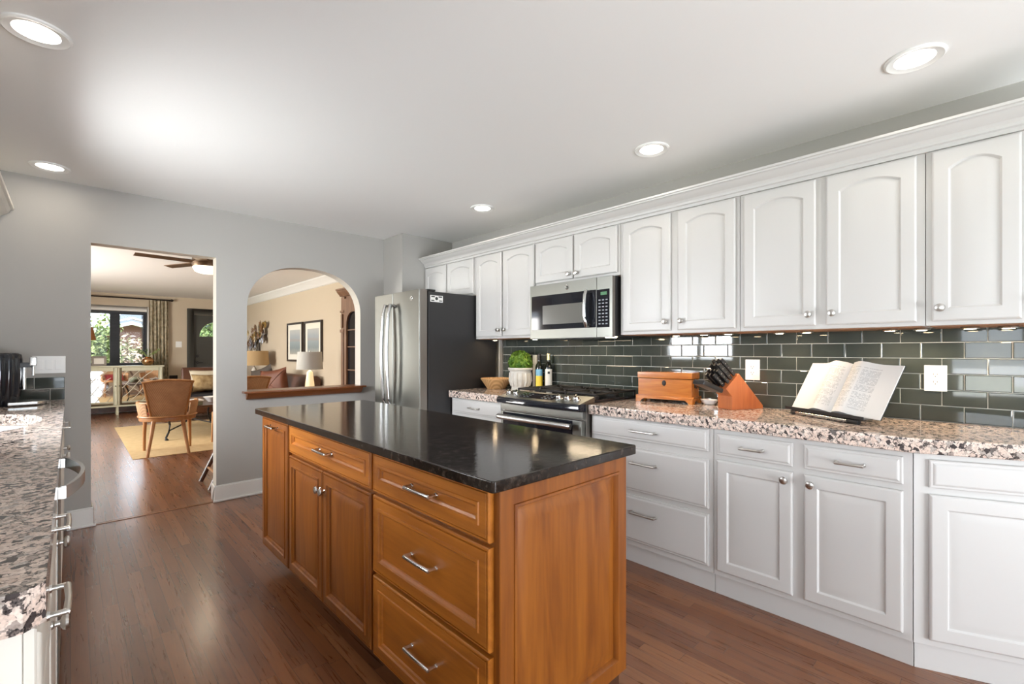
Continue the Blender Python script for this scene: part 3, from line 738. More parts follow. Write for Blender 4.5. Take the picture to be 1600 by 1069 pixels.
# ------------------------------------------------------------------ microwave
mw = thing('microwave', 'slate steel over-range microwave with black glass door', 'microwave', (2.60, 2.523, 0), RZ)
MW = 2.523 - 1.764
bm = B(); box(bm, 0, MW, .035, .38, 1.350, 1.757); mk('case', bm, FRBLACK, mw, bevel=.003)
sx = 2.523 - 1.891
bm = B(); box(bm, 0, sx - .001, 0, .034, 1.345, 1.755); dm = mk('door', bm, [SLATE, SLATE2], mw, bevel=.002)
bm = B(); box(bm, .018, sx - .004, -.002, 0.001, 1.414, 1.672); mk('door_glass', bm, BLKGLASS, dm, bevel=.0008)
bm = B(); box(bm, 2.523 - 2.388, 2.523 - 1.986, -.0032, -.0021, 1.452, 1.594); mk('mesh_window', bm, GREYGLASS, dm)
bm = B(); hx = 2.523 - 1.955
tube(bm, [(hx, -.002, 1.43), (hx, -.035, 1.425)] + [(hx, -.042 - .014 * math.sin(PI * i / 8), 1.425 + i * .24 / 8) for i in range(1, 8)] + [(hx, -.035, 1.665), (hx, -.002, 1.66)], .013, 10); mk('handle', bm, STEEL, dm)
bm = B(); box(bm, sx + .001, MW, 0, .034, 1.345, 1.755); cp = mk('control_panel', bm, [SLATE, SLATE2], mw, bevel=.002)
for q in (dm, cp):
    for p in q.data.polygons:
        if abs(p.normal.x) > .9: p.material_index = 1
bm = B(); box(bm, sx + .002, MW - .022, -.002, .001, 1.412, 1.669); mk('keypad_glass', bm, BLKGLASS, cp, bevel=.0008)
bm = B(); box(bm, sx + .035, sx + .085, -.003, -.0021, 1.630, 1.652); mk('clock_display', bm, GREEND, cp)
bm = B()
for r in range(8):
    for c in range(3): box(bm, sx + .018 + c * .028, sx + .034 + c * .028, -.0028, -.0021, 1.432 + r * .023, 1.440 + r * .023)
mk('keypad_print', bm, BUTTON, cp, smooth=False)
emblem(mw, 2.523 - 2.151, 1.713, -.0005, .017)
bm = B(); box(bm, .05, MW - .05, .06, .30, 1.340, 1.3495); mk('vent_grille', bm, BLACK, mw)
bm = B(); box(bm, MW - .09, MW - .03, .05, .10, 1.343, 1.3495); mk('surface_lamp', bm, PUCKL, mw)
light('microwave_lamp', 'AREA', (.38, .2, 1.335), 1.2, (1, .8, .55), (0, 0, 0), .3, .06, parent=mw)

# ------------------------------------------------------------------ range
rg = thing('range', 'slide-in gas range with black glass oven door', 'stove', (2.32, 2.55, 0), RZ)
RW = .757
bm = B(); box(bm, 0, RW, .035, .665, .02, .915); mk('range_body', bm, SLATE2, rg, bevel=.002)
bm = B()
for (lx, ly) in ((.05, .08), (RW - .05, .08), (.05, .6), (RW - .05, .6)): cyl(bm, (lx, ly, 0), (lx, ly, .02), .02)
mk('levelling_feet', bm, BLACK, rg)
def bulge(x): return -.022 * (1 - ((x - RW / 2) / (RW / 2)) ** 2)
def swept(prof, n=16):
    """profile of (y, z) swept along x, bulging forward in the middle"""
    bm = B(); prev = None
    for i in range(n + 1):
        x = RW * i / n; k = bulge(x)
        rgv = [bm.verts.new((x, y + k * wgt, z)) for (y, z, wgt) in prof]
        if prev: bridge(bm, prev, rgv)
        else: bm.faces.new(rgv)
        prev = rgv
    bm.faces.new(prev[::-1]); return bm
mk('front_lip', swept([(.03, .872, 1), (-.034, .872, 1), (-.046, .880, 1), (-.046, .905, 1), (-.036, .917, 1), (.03, .917, 1)]), BLKGLASS, rg, angle=45)
cpn = mk('control_panel', swept([(-.034, .9175, 1), (.125, .955, .3), (.125, .9175, .3)]), SLATE, rg, angle=45)
tilt = math.atan2(.0375, .159)
def on_panel(x, t, h=0.0):
    k = bulge(x); y = -.034 + k + (.159 - k * .7) * t; return Vector((x, y - h * math.sin(tilt), .9175 + .0375 * t + h * math.cos(tilt)))
RT = Matrix.Rotation(tilt, 4, 'X')
bm = B()
v = box(bm, -.165, .165, -.05, .05, 0, .0018); xform(v, Matrix.Translation(on_panel(.345, .52, .0008)) @ RT); mk('touch_display', bm, BLKGLASS, cpn)
bm = B()
for r in range(3):
    for c in range(9):
        if 3 <= c <= 5: continue
        v = box(bm, -.15 + c * .034, -.13 + c * .034, -.036 + r * .028, -.030 + r * .028, .0019, .0024); xform(v, Matrix.Translation(on_panel(.345, .52, .0008)) @ RT)
mk('touch_print', bm, BUTTON, cpn, smooth=False)
for x in (.06, .135, .545, .615, .685):
    bm = B()
    lathe(bm, [(0, 0), (.026, 0), (.026, .004), (.021, .008), (.019, .024), (.016, .027), (0, .027)], 20, mat=Matrix.Translation(on_panel(x, .42)) @ RT)
    v = box(bm, -.005, .005, -.021, .021, .026, .036); xform(v, Matrix.Translation(on_panel(x, .42)) @ RT @ Matrix.Rotation(R(25), 4, 'Z'))
    mk('burner_knob', bm, STEEL, rg, bevel=None)
bm = B(); box(bm, 0, RW, -.005, .034, .822, .870); mk('steel_band', bm, SLATE, rg, bevel=.004)
bm = B(); box(bm, .004, RW - .004, -.008, .033, .22, .812); od = mk('oven_door', bm, SLATE, rg, bevel=.004)
bm = B(); box(bm, .03, RW - .075, -.010, -.0075, .30, .808); mk('oven_glass', bm, BLKGLASS, od, bevel=.0008)
bm = B(); tube(bm, [(.03, -.06, .778), (.05, -.064, .778), (RW - .07, -.064, .778), (RW - .05, -.06, .778)], [.018, .020, .020, .018], 14); mk('oven_handle', bm, STEEL, od)
bm = B()
for x in (.06, RW - .085): cyl(bm, (x, -.06, .778), (x, -.009, .778), .011)
mk('handle_post', bm, BLACK, od)
bm = B(); box(bm, .004, RW - .004, -.008, .033, .03, .212); mk('storage_drawer', bm, SLATE, rg, bevel=.004)
bm = B(); box(bm, .006, RW - .006, .126, .66, .9155, .932); mk('cooktop', bm, BLKGLASS, rg, bevel=.004)
for gx0, gx1 in ((.015, .255), (.260, .498), (.503, .742)):
    bm = B()
    for yy in (.155, .395, .635): tube(bm, [(gx0 + .008, yy, .966), (gx1 - .008, yy, .966)], .007, 6)
    for xx in (gx0 + .008, (gx0 + gx1) / 2, gx1 - .008): tube(bm, [(xx, .155, .966), (xx, .635, .966)], .007, 6)
    for yc in (.275, .515):
        for a in (45, 135, 225, 315):
            tube(bm, [((gx0 + gx1) / 2 + .03 * math.cos(R(a)), yc + .03 * math.sin(R(a)), .970), ((gx0 + gx1) / 2 + .10 * math.cos(R(a)), yc + .11 * math.sin(R(a)), .966)], .006, 6)
    for xx in (gx0 + .01, gx1 - .01):
        for yy in (.157, .633): cyl(bm, (xx, yy, .932), (xx, yy, .966), .008, .007, 8)
    mk('burner_grate', bm, IRON, rg)
for (bx_, by_) in ((.135, .275), (.135, .515), (.379, .395), (.622, .275), (.622, .515)):
    bm = B(); lathe(bm, [(0, .932), (.05, .932), (.048, .942), (.036, .946), (.036, .953), (0, .955)], 20, (bx_, by_, 0)); mk('burner_cap', bm, IRON, rg)

# ------------------------------------------------------------------ island
IX, IY1, IY0 = .838, 2.995, .935
isl = thing('kitchen_island', 'honey-brown wooden kitchen island cabinet with nickel pulls', 'island', (IX, IY1, 0), RZ)
IL = IY1 - IY0; ID = 1.448 - IX
bm = B(); box(bm, 0, IL - .004, 0, ID, .106, .881); mk('cabinet_body', bm, ISL_V, isl, bevel=.003)
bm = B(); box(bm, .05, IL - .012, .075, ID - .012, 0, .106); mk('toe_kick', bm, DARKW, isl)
def iy(y): return IY1 - y
def idr(ya, yb, z0, z1, pl=.142, pz=None, loops=I_DRAW, mat=None):
    wd = yb - ya
    return cabinet_door(isl, iy(yb), z0, wd, z1 - z0, mat or ISL_H, loops, pull=(wd / 2, (z1 - z0) / 2 if pz is None else pz, pl, -.0105 if loops is I_DRAW else -.02), knob_mat=CHROME, name='drawer')
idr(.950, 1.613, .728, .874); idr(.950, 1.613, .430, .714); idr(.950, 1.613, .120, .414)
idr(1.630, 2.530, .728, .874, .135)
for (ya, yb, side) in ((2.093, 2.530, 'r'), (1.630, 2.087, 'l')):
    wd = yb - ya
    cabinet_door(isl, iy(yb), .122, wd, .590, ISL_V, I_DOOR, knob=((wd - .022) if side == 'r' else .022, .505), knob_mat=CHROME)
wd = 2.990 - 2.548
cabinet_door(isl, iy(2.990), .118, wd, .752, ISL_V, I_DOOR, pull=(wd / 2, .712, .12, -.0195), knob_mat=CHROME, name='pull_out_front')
# end panel facing the camera
bm = panel(.612, .770, I_END)
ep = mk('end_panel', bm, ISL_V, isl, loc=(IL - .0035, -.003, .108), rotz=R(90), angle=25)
# countertop
bm = B(); prism(bm, [(.785, .904), (.788, .897), (.796, .893), (1.463, .893), (1.472, .901), (1.472, 3.014), (1.463, 3.022), (.794, 3.022), (.785, 3.013)], 'z', .882, .914)
tag(mk('island_worktop', bm, BLACKG, bevel=.004, seg=3), 'black leathered stone worktop on the island', 'worktop')

# ------------------------------------------------------------------ left run (fronts face +x): local x runs towards +y
LZ = R(90); LX = -.050
def lbase(label, y0, y1, name='base_cabinet'):
    root = thing(name, label, 'cabinet', (LX, y0, 0), LZ, 'cream base cabinets along the left wall')
    bm = B(); W = y1 - y0
    if 'sink' in label:
        box(bm, 0, .016, 0, .595, .105, .853); box(bm, W - .016, W, 0, .595, .105, .853); box(bm, .016, W - .016, 0, .018, .105, .853); box(bm, .016, W - .016, .018, .595, .105, .125)
    else: box(bm, 0, W, 0, .595, .105, .853)
    box(bm, 0, W, .06, .595, 0, .105); mk('cabinet_body', bm, CREAM, root, bevel=.0015)
    return root
def lfront(root, W, kx, pull=.13):
    cabinet_door(root, .012, .725, W - .024, .118, CREAM, W_DRAW, pull=(W / 2 - .012, .058, pull), name='drawer')
    cabinet_door(root, .012, .128, W - .024, .580, CREAM, W_DOOR, knob=(kx, .525))
la = lbase('cream base cabinet at the near end of the left granite worktop', .965, 1.475); lfront(la, .51, .445)
bm = panel(.54, .72, I_END); mk('end_panel', bm, CREAM, la, loc=(-.0005, .57, .115), rotz=R(-90), angle=25)
lb = lbase('cream base cabinet between the near end and the dishwasher', 1.477, 2.055); lfront(lb, .578, .53)
lc = lbase('cream sink base cabinet beyond the dishwasher', 2.665, 3.695)
for i in range(2): cabinet_door(lc, .012 + i * .505, .128, .497, .715, CREAM, W_DOOR, knob=((.46 if i == 0 else .035), .60))
ld = lbase('cream base cabinet in the far left corner by the doorway', 3.697, 4.455); lfront(ld, .758, .26, .3)
dw = thing('dishwasher', 'grey steel dishwasher under the left worktop', 'dishwasher', (LX, 2.057, 0), LZ)
bm = B(); box(bm, .002, .604, .004, .58, .105, .853); mk('tub', bm, FRBLACK, dw)
bm = B(); box(bm, .004, .602, -.022, .003, .115, .85); dd = mk('door', bm, SLATE, dw, bevel=.003)
bm = B(); box(bm, .004, .602, .04, .58, 0, .1045); mk('toe_kick', bm, BLACK, dw)
bm = B()
for i in range(13):
    pass
n = 12; prev = None
for i in range(n + 1):
    t = i / n; x = .02 + .565 * t; yo = -.028 - .05 * math.sin(PI * t) ** .8
    rgv = [bm.verts.new(p) for p in ((x, yo, .775), (x, yo - .012, .775), (x, yo - .012, .815), (x, yo, .815))]
    if prev: bridge(bm, prev, rgv)
    else: bm.faces.new(rgv)
    prev = rgv
bm.faces.new(prev[::-1]); box(bm, .015, .04, -.034, -.021, .777, .813); box(bm, .565, .59, -.034, -.021, .777, .813)
mk('handle', bm, STEEL, dd, angle=30)
ell = [(-.305 + .205 * math.cos(2 * PI * i / 40), 3.25 + .405 * math.sin(2 * PI * i / 40)) for i in range(40)]
counter('granite_worktop', 'long pink granite worktop with sink along the left wall', [(-.645, .94), (-.048, .94), (-.026, .962), (-.026, 4.470), (-.645, 4.470)], holes=[ell])
bm = B()
lathe(bm, [(1.04, -.001), (1.0, -.001), (.97, -.03), (.90, -.12), (.70, -.165), (.15, -.175), (.13, -.185), (0, -.185), (0, -.195), (.75, -.18), (.96, -.13), (1.04, -.02), (1.04, -.001)], 40, (-.305, 3.25, .8545), sx=.212, sy=.413)
sk = tag(mk('sink_basin', bm, PORC), 'white oval undermount sink in the left worktop', 'sink')
bm = B(); lathe(bm, [(0, 0), (.03, 0), (.032, .003), (.02, .004), (0, .002)], 20, (-.305, 3.25, .680)); mk('drain', bm, CHROME, sk)
# valance with crown moulding over the sink window
bm = B()
prism(bm, [(-.648, 2.06), (-.36, 2.06), (-.36, 2.09), (-.335, 2.115), (-.325, 2.135), (-.295, 2.155), (-.283, 2.178), (-.270, 2.182), (-.268, 2.198), (-.648, 2.198)], 'y', 1.6, 4.476)
tag(mk('window_valance', bm, CREAM, angle=14), 'cream crown-moulded valance high on the left wall', 'valance')
# coffee machine
cm = thing('coffee_machine', 'black ribbed coffee machine with chrome spout on the left worktop', 'coffee machine', (-.335, 4.20, .9145), 0)
bm = B()
prof = []
n = 60
def ribbed(z, k):
    return [bm.verts.new(((.115 + .006 * math.cos(i * 2 * PI / n * 15)) * k * math.cos(2 * PI * i / n), (.115 + .006 * math.cos(i * 2 * PI / n * 15)) * k * math.sin(2 * PI * i / n), z)) for i in range(n)]
prev = None
for z, k in ((.0, .80), (.04, .88), (.10, .96), (.20, 1.0), (.28, 1.0), (.315, .95), (.325, .80)):
    rr_ = ribbed(z, k)
    if prev: bridge(bm, prev, rr_)
    else: bm.faces.new(rr_)
    prev = rr_
bm.faces.new(prev[::-1]); mk('body', bm, BLKGLASS, cm, angle=60)
bm = B(); box(bm, .10, .165, -.02, .03, .235, .265); mk('brew_head', bm, BLACK, cm, bevel=.004)
bm = B(); box(bm, .150, .182, -.028, .030, .245, .300); mk('water_cap', bm, STEEL, cm, bevel=.006)
bm = B(); cyl(bm, (.125, .0, .10), (.125, .0, .245), .010); cyl(bm, (.165, .0, .185), (.165, 0, .24), .007); mk('steam_spout', bm, CHROME, cm)
bm = B(); prism(bm, [(.06, -.10), (.19, -.09), (.22, -.03), (.22, .05), (.19, .10), (.06, .11)], 'z', .004, .026); mk('drip_tray', bm, STEEL, cm, bevel=.005)
# switch plate and outlets
def plate(name, label, loc, rotz, W, Hh, kind):
    root = thing(name, label, 'switch' if kind == 'switch' else 'outlet', loc, rotz)
    bm = B(); box(bm, -W / 2, W / 2, -.006, 0, -Hh / 2, Hh / 2); mk('face_plate', bm, PLATE, root, bevel=.002)
    if kind == 'switch':
        for i in range(3):
            bm = B(); x = (i - 1) * .046; box(bm, x - .0165, x + .0165, -.0085, -.0055, -.033, .033); mk('rocker', bm, PLATE, root, bevel=.0015)
    elif kind == 'outlet':
        bm = B(); box(bm, -.017, .017, -.008, -.0055, -.034, .034); mk('receptacle', bm, PLATE, root, bevel=.0015)
        bm = B()
        for zc in (-.017, .019):
            box(bm, -.0075, -.0055, -.0085, -.0075, zc - .004, zc + .005); box(bm, .0055, .0075, -.0085, -.0075, zc - .004, zc + .004)
            cyl(bm, (0, -.0085, zc - .010), (0, -.0075, zc - .010), .0026, n=8)
        mk('slots', bm, SLOT, root)
    else:
        bm = B(); box(bm, -.006, .006, -.012, -.0055, -.012, .012); mk('toggle', bm, PLATE, root)
    return root
plate('light_switch', 'white three-gang light switch plate by the coffee machine', (-.105, 4.479, 1.158), 0, .162, .118, 'switch')
plate('wall_outlet', 'white wall outlet behind the knife block', (2.9992, 1.028, 1.138), RZ, .082, .124, 'outlet')
plate('wall_outlet', 'white wall outlet right of the open cookbook', (2.9992, .207, 1.121), RZ, .082, .124, 'outlet')
plate('light_switch', 'small white switch on the beige living room wall by the front door', (1.72, 12.399, 1.40), 0, .11, .13, 'toggle')

# ------------------------------------------------------------------ recessed ceiling lights
for (x, y, lab) in ((-.09, 2.445, 'large round recessed ceiling light at the top left of the photo'), (-.095, 4.177, 'round recessed ceiling light by the doorway wall on the left'), (2.46, .232, 'round recessed ceiling light at the top right of the photo'), (2.454, 1.395, 'round recessed ceiling light above the microwave, middle of the right row'), (2.456, 2.93, 'round recessed ceiling light near the refrigerator')):
    r_ = thing('ceiling_light', lab, 'ceiling light', (x, y, CZ - .0005), 0, 'recessed ceiling lights')
    bm = B(); lathe(bm, [(.098, 0), (.097, -.006), (.090, -.010), (.078, -.006), (.066, -.005), (.064, 0)], 40); mk('trim_ring', bm, PLATE, r_)
    bm = B(); lathe(bm, [(.0, -.003), (.063, -.003), (.063, -.001), (0, -.001)], 32); mk('lens', bm, LENS, r_)
    light('downlight_lamp', 'AREA', (0, 0, -.014), 1.3, (1, .90, .76), (0, 0, 0), .12, parent=r_)

# ------------------------------------------------------------------ things on the right worktop
# wooden keepsake box
kb = thing('wooden_box', 'glossy amber wooden keepsake box on bracket feet, beside the range', 'box', (2.878, 1.515, .9145), RZ + R(8))
bm = B()
hw, hd = .19, .085
prism(bm, [(-hw, 0), (-hw + .03, 0), (-hw + .04, .012), (-hw + .055, .022), (hw - .055, .022), (hw - .04, .012), (hw - .03, 0), (hw, 0), (hw, .036), (hw - .008, .045), (-hw + .008, .045), (-hw, .036)], 'y', -hd, -hd + .012)
prism(bm, [(-hw, 0), (-hw + .03, 0), (-hw + .04, .012), (-hw + .055, .022), (hw - .055, .022), (hw - .04, .012), (hw - .03, 0), (hw, 0), (hw, .036), (hw - .008, .045), (-hw + .008, .045), (-hw, .036)], 'y', hd - .012, hd)
for s in (-1, 1):
    prism(bm, [(-hd, 0), (-hd + .03, 0), (-hd + .045, .022), (hd - .045, .022), (hd - .03, 0), (hd, 0), (hd, .036), (hd - .008, .045), (-hd + .008, .045), (-hd, .036)], 'x', s * hw, s * (hw - .012))
mk('bracket_base', bm, BOXW, kb, bevel=.001)
bm = B(); box(bm, -hw + .014, hw - .014, -hd + .010, hd - .010, .030, .155); mk('box_body', bm, BOXW, kb, bevel=.002)
bm = B(); box(bm, -hw + .010, hw - .010, -hd + .006, hd - .006, .157, .198); mk('lid', bm, BOXW, kb, bevel=.004)
bm = B(); lathe(bm, [(0, 0), (.014, 0), (.013, .002), (.009, .003), (0, .003)], 20, (0, -hd + .010, .128), sy=1.3, mat=Matrix.Rotation(R(90), 4, 'X')); mk('lock_plate', bm, DARKMETAL, kb)
bm = B(); lathe(bm, [(0, 0), (.016, 0), (.014, .003), (0, .003)], 16, (hw - .014, 0, .115), sy=1.6, mat=Matrix.Rotation(R(90), 4, 'Y'))
tube(bm, [(hw - .004, -.02, .118), (hw - .001, -.016, .100), (hw - .001, .016, .100), (hw - .004, .02, .118)], .003, 6); mk('side_handle', bm, DARKMETAL, kb)
# knife block
kA = Vector((2.757, 1.036)); kang = math.atan2(.929 - 1.036, 3.01 - 2.757)
kn = thing('knife_block', 'cherry wood knife block full of black-handled knives', 'knife block', (2.728, 1.045, .9145), kang)
WB = .106
bm = B(); prism(bm, [(0, 0), (.236, 0), (.236, .018), (.051, .208), (-.046, .123), (-.002, .078)], 'y', 0, WB); mk('block', bm, BLOCKW, kn, bevel=.002)
fd = Vector((-.085, 0, -.097)).normalized()   # along the slanted top, downwards
top0 = Vector((.051, 0, .208)); up = Vector((-.75, 0, .66)).normalized()
slots = [(.12, .088, .125), (.12, .053, .13), (.12, .020, .135), (.38, .088, .118), (.38, .053, .12), (.38, .020, .122), (.62, .092, .105), (.62, .067, .105), (.62, .042, .105), (.62, .017, .105), (.84, .090, .095), (.84, .060, .095), (.84, .030, .095)]
edge = Vector((-.046, 0, .123)) - top0
for i, (t, yy, ln) in enumerate(slots):
    p = top0 + edge * t + Vector((0, yy, 0))
    k = thing('knife', ['black-handled knife in the back row of the knife block', 'black-handled knife in the second row of the knife block', 'black-handled steak knife in the third row of the knife block', 'black-handled steak knife in the lowest slanted row of the knife block'][0 if i < 3 else 1 if i < 6 else 2 if i < 10 else 3], 'knife', (0, 0, 0), 0, 'knives in the back row' if i < 3 else 'knives in the second row' if i < 6 else 'knives in the third row' if i < 10 else 'knives in the lowest row')
    k.matrix_world = Matrix.Translation((2.728, 1.045, .9145)) @ Matrix.Rotation(kang, 4, 'Z') @ Matrix.Translation(p)
    side = Vector((0, 1, 0)); nrm = up.cross(side)
    M3 = Matrix((nrm, side, up)).transposed().to_4x4()
    bm = B()
    prf = [(-.010, 0), (-.011, .02), (-.009, ln * .5), (-.013, ln * .85), (-.010, ln), (.008, ln), (.011, ln * .8), (.009, ln * .45), (.011, .02), (.010, 0)]
    v = prism(bm, [(a, b + .004) for a, b in prf], 'y', -.006, .006); xform(v, M3); mk('handle', bm, BLACK, k, bevel=.002)
    bm = B(); v = box(bm, -.009, .009, -.0035, .0035, .0005, .005); xform(v, M3)
    for q in (.25, .5, .75):
        c0 = len(bm.verts); cyl(bm, (0, -.0068, ln * q), (0, .0068, ln * q), .0025, n=8); bm.verts.ensure_lookup_table(); xform([bm.verts[j] for j in range(c0, len(bm.verts))], M3)
    mk('bolster_and_rivets', bm, STEEL, k)
sh = thing('kitchen_shears', 'black scissors handles sticking from the front slot of the knife block', 'scissors', (0, 0, 0), 0)
sh.matrix_world = Matrix.Translation((2.728, 1.045, .9145)) @ Matrix.Rotation(kang, 4, 'Z') @ Matrix.Translation((-.026, .06, .1005))
bm = B(); v = box(bm, -.014, .014, -.044, .044, .022, .175); M3 = Matrix((Vector((.62, 0, .78)).normalized(), Vector((0, 1, 0)), Vector((-.82, 0, .34)).normalized())).transposed().to_4x4()
M3 = Matrix((Vector((.35, 0, .92)).normalized(), Vector((0, 1, 0)), Vector((-.92, 0, .35)).normalized())).transposed().to_4x4(); xform(v, M3); mk('handle', bm, BLACK, sh, bevel=.008)
bm = B(); lathe(bm, [(0, .004), (.030, .004), (.045, .020), (.050, .032), (.047, .033), (.040, .018), (.028, .008), (0, .008)], 24, (0, 0, 0), sx=.8, sy=1.1)
tag(mk('small_dish', bm, PORC, loc=(2.925, 1.262, .9125)), 'small white dish between the wooden box and the knife block', 'dish')
# cookbook on its stand
bs_ang = math.atan2(-.41 , -.15)
ckb = thing('cookbook_stand', 'black metal cookbook stand on the right worktop', 'book stand', (2.723, .578, .9145), RZ - R(32))
bm = B(); box(bm, -.235, .215, -.040, .014, .024, .029); box(bm, -.235, .215, -.042, -.037, .024, .040); mk('ledge', bm, BLACK, ckb, bevel=.002)
bm = B(); cyl(bm, (-.17, -.03, .011), (.13, -.03, .011), .0105); mk('support_bar', bm, STEEL, ckb)
bm = B(); cyl(bm, (-.20, -.03, .0115), (-.168, -.03, .0115), .0115); cyl(bm, (.128, -.03, .0115), (.185, -.03, .0115), .0115); box(bm, -.10, .10, 0, .11, .0, .008); box(bm, -.10, .10, -.03, .0, .002, .024); mk('feet', bm, BLACK, ckb, bevel=.002)
lean = R(29.6)
RL = Matrix.Translation((0, .0, .034)) @ Matrix.Rotation(-lean, 4, 'X')
bm = B(); v = box(bm, -.19, .19, .020, .026, 0, .285); xform(v, RL); mk('back_plate', bm, BLACK, ckb, bevel=.004)
bk = thing('cookbook', 'large open cookbook with printed white pages on the stand', 'book', (2.723, .578, .9145), RZ - R(32))
def page_surface(half):
    bm = B(); uvl = bm.loops.layers.uv.new('UVMap'); nu, nv = 14, 6; g = []
    wv, hv = .246, .277
    for j in range(nv + 1):
        row = []
        for i in range(nu + 1):
            s = i / nu; x = half * (s * wv)
            bow = .030 * math.exp(-((s - .28) / .20) ** 2) + .010 * (1 - s)
            if s < .06: bow *= s / .06 * .6 + .2
            row.append((x, .016 - bow - (.004), j / nv * hv + (.010 if s < .05 else 0) * 0))
        g.append(row)
    vs = [[bm.verts.new(p) for p in r] for r in g]
    vb = [[bm.verts.new((p[0], .0165, p[2])) for p in r] for r in g]
    for j in range(nv):
        for i in range(nu):
            q = [vs[j][i], vs[j][i + 1], vs[j + 1][i + 1], vs[j + 1][i]]
            f = bm.faces.new(q if half > 0 else q[::-1])
            idx = {vs[j][i]: (i, j), vs[j][i + 1]: (i + 1, j), vs[j + 1][i + 1]: (i + 1, j + 1), vs[j + 1][i]: (i, j + 1)}
            for lp in f.loops:
                a, b = idx[lp.vert]; lp[uvl].uv = (.5 + half * a / nu * .5, b / nv)
            bm.faces.new([vb[j][i], vb[j + 1][i], vb[j + 1][i + 1], vb[j][i + 1]])
    for j in range(nv):
        for i in (0, nu): bm.faces.new([vs[j][i], vs[j + 1][i], vb[j + 1][i], vb[j][i]])
    for i in range(nu):
        for j in (0, nv): bm.faces.new([vs[j][i], vs[j][i + 1], vb[j][i + 1], vb[j][i]])
    xform(bm.verts, RL @ Matrix.Translation((0, 0, .001)))
    return bm
mk('left_pages', page_surface(-1), PAGE, bk, angle=50); mk('right_pages', page_surface(1), PAGE, bk, angle=50)
bm = B(); v = box(bm, -.248, .248, .0168, .0195, .0, .280); xform(v, RL); mk('cover', bm, BLACK, bk)
# basket
bsk = tag(mk('wicker_basket', (lambda bm: (lathe(bm, [(0, .004), (.075, .003), (.085, .0), (.09, .006), (.115, .04), (.14, .075), (.147, .083), (.149, .090), (.142, .094), (.134, .088), (.108, .045), (.082, .012), (0, .010)], 40, (0, 0, 0), sx=.92, sy=1.0), bm)[1])(B()), BASKET, loc=(2.785, 3.128, .9145)), 'small woven wicker basket on the worktop beside the refrigerator', 'basket')
# topiary pot
def leafcloud(bm, c, rad, n, size, r3, shell=.75, mi=0):
    for _ in range(n):
        d = Vector((r3.gauss(0, 1), r3.gauss(0, 1), r3.gauss(0, 1))).normalized(); k = shell + (1 - shell) * r3.random()
        p = Vector(c) + Vector((d.x * rad[0], d.y * rad[1], d.z * rad[2])) * k
        u = d.cross(Vector((r3.random() - .5, r3.random() - .5, r3.random() - .5))).normalized(); v = d.cross(u).normalized()
        nrm = (d + u * (r3.random() - .5) * 1.4 + v * (r3.random() - .5) * 1.4).normalized()
        u = nrm.cross(v).normalized(); v = nrm.cross(u).normalized(); s = size * (.6 + .8 * r3.random())
        q = [bm.verts.new(p + a) for a in (u * -s, v * -s * .45 + nrm * s * .15, u * s, v * s * .45 + nrm * s * .15)]
        bm.faces.new(q).material_index = mi
tp = thing('topiary', 'green boxwood ball in a whitewashed urn pot by the range', 'plant', (2.850, 2.885, .9145), 0)
bm = B(); lathe(bm, [(0, 0), (.078, 0), (.080, .012), (.074, .020), (.080, .045), (.092, .075), (.094, .10), (.090, .15), (.092, .165), (.104, .172), (.108, .182), (.106, .192), (.094, .190), (.088, .175), (0, .17)], 36)
for i in range(14):
    a = 2 * PI * i / 14
    tube(bm, [(.080 * math.cos(a), .080 * math.sin(a), .035), (.096 * math.cos(a), .096 * math.sin(a), .08), (.091 * math.cos(a), .091 * math.sin(a), .15)], .008, 6)
mk('pot', bm, POT, tp)
bm = B(); lathe(bm, [(0, -.085), (.05, -.07), (.075, -.035), (.085, 0), (.07, .05), (.04, .075), (0, .085)], 20, (0, 0, .235)); leafcloud(bm, (0, 0, .235), (.105, .105, .108), 1700, .0135, rng, .84); mk('foliage', bm, LEAF, tp, smooth=False)
# bottles
def bottle(label, loc, lab_mat, top_mat, h=.315):
    b_ = thing('oil_bottle', label, 'bottle', loc, R(45), 'bottles by the range')
    bm = B(); lathe(bm, [(0, 0), (.034, 0), (.036, .004), (.036, h * .58), (.030, h * .68), (.016, h * .76), (.0135, h * .80), (.0135, h * .94), (0, h * .94)], 24); mk('glass', bm, BOTTLE, b_)
    bm = B(); lathe(bm, [(0, h * .94), (.0155, h * .94), (.0155, h * .99), (0, h)], 16); lathe(bm, [(.0138, h * .82), (.0145, h * .82), (.0145, h * .93), (.0138, h * .93)], 16); mk('cap', bm, top_mat, b_)
    return b_
def lab(parent, mat, z0, z1, a0, a1, r=.0366, name='label'):
    bm = B(); n = 10; pr = []
    for i in range(n + 1):
        a = a0 + (a1 - a0) * i / n; pr.append((r * math.cos(a), r * math.sin(a)))
    vs0 = [bm.verts.new((p[0], p[1], z0)) for p in pr]; vs1 = [bm.verts.new((p[0], p[1], z1)) for p in pr]
    for i in range(n): bm.faces.new((vs0[i], vs0[i + 1], vs1[i + 1], vs1[i]))
    return mk(name, bm, mat, parent)
A0, A1 = R(225 - 45 - 52), R(225 - 45 + 52)
ba = bottle('dark oil bottle with a yellow and blue label', (2.93, 2.735, .9145), YLABEL, DARKMETAL)
lab(ba, YLABEL, .022, .125, A0, A1); lab(ba, BLABEL, .125, .180, A0, A1, name='label_picture')
bb = bottle('dark oil bottle with a pale label and gold cap', (2.945, 2.640, .9145), WLABEL, GOLD, .318)
lab(bb, WLABEL, .030, .185, A0, A1); lab(bb, INK, .145, .165, R(165), R(195), .0370, 'label_print')
bm = B(); box(bm, -.002, .053, -.022, .022, 0, .302); tag(mk('tall_carton', bm, WLABEL, loc=(2.938, 2.796, .9145), rotz=0, bevel=.002), 'cream carton standing behind the yellow-label bottle', 'carton')

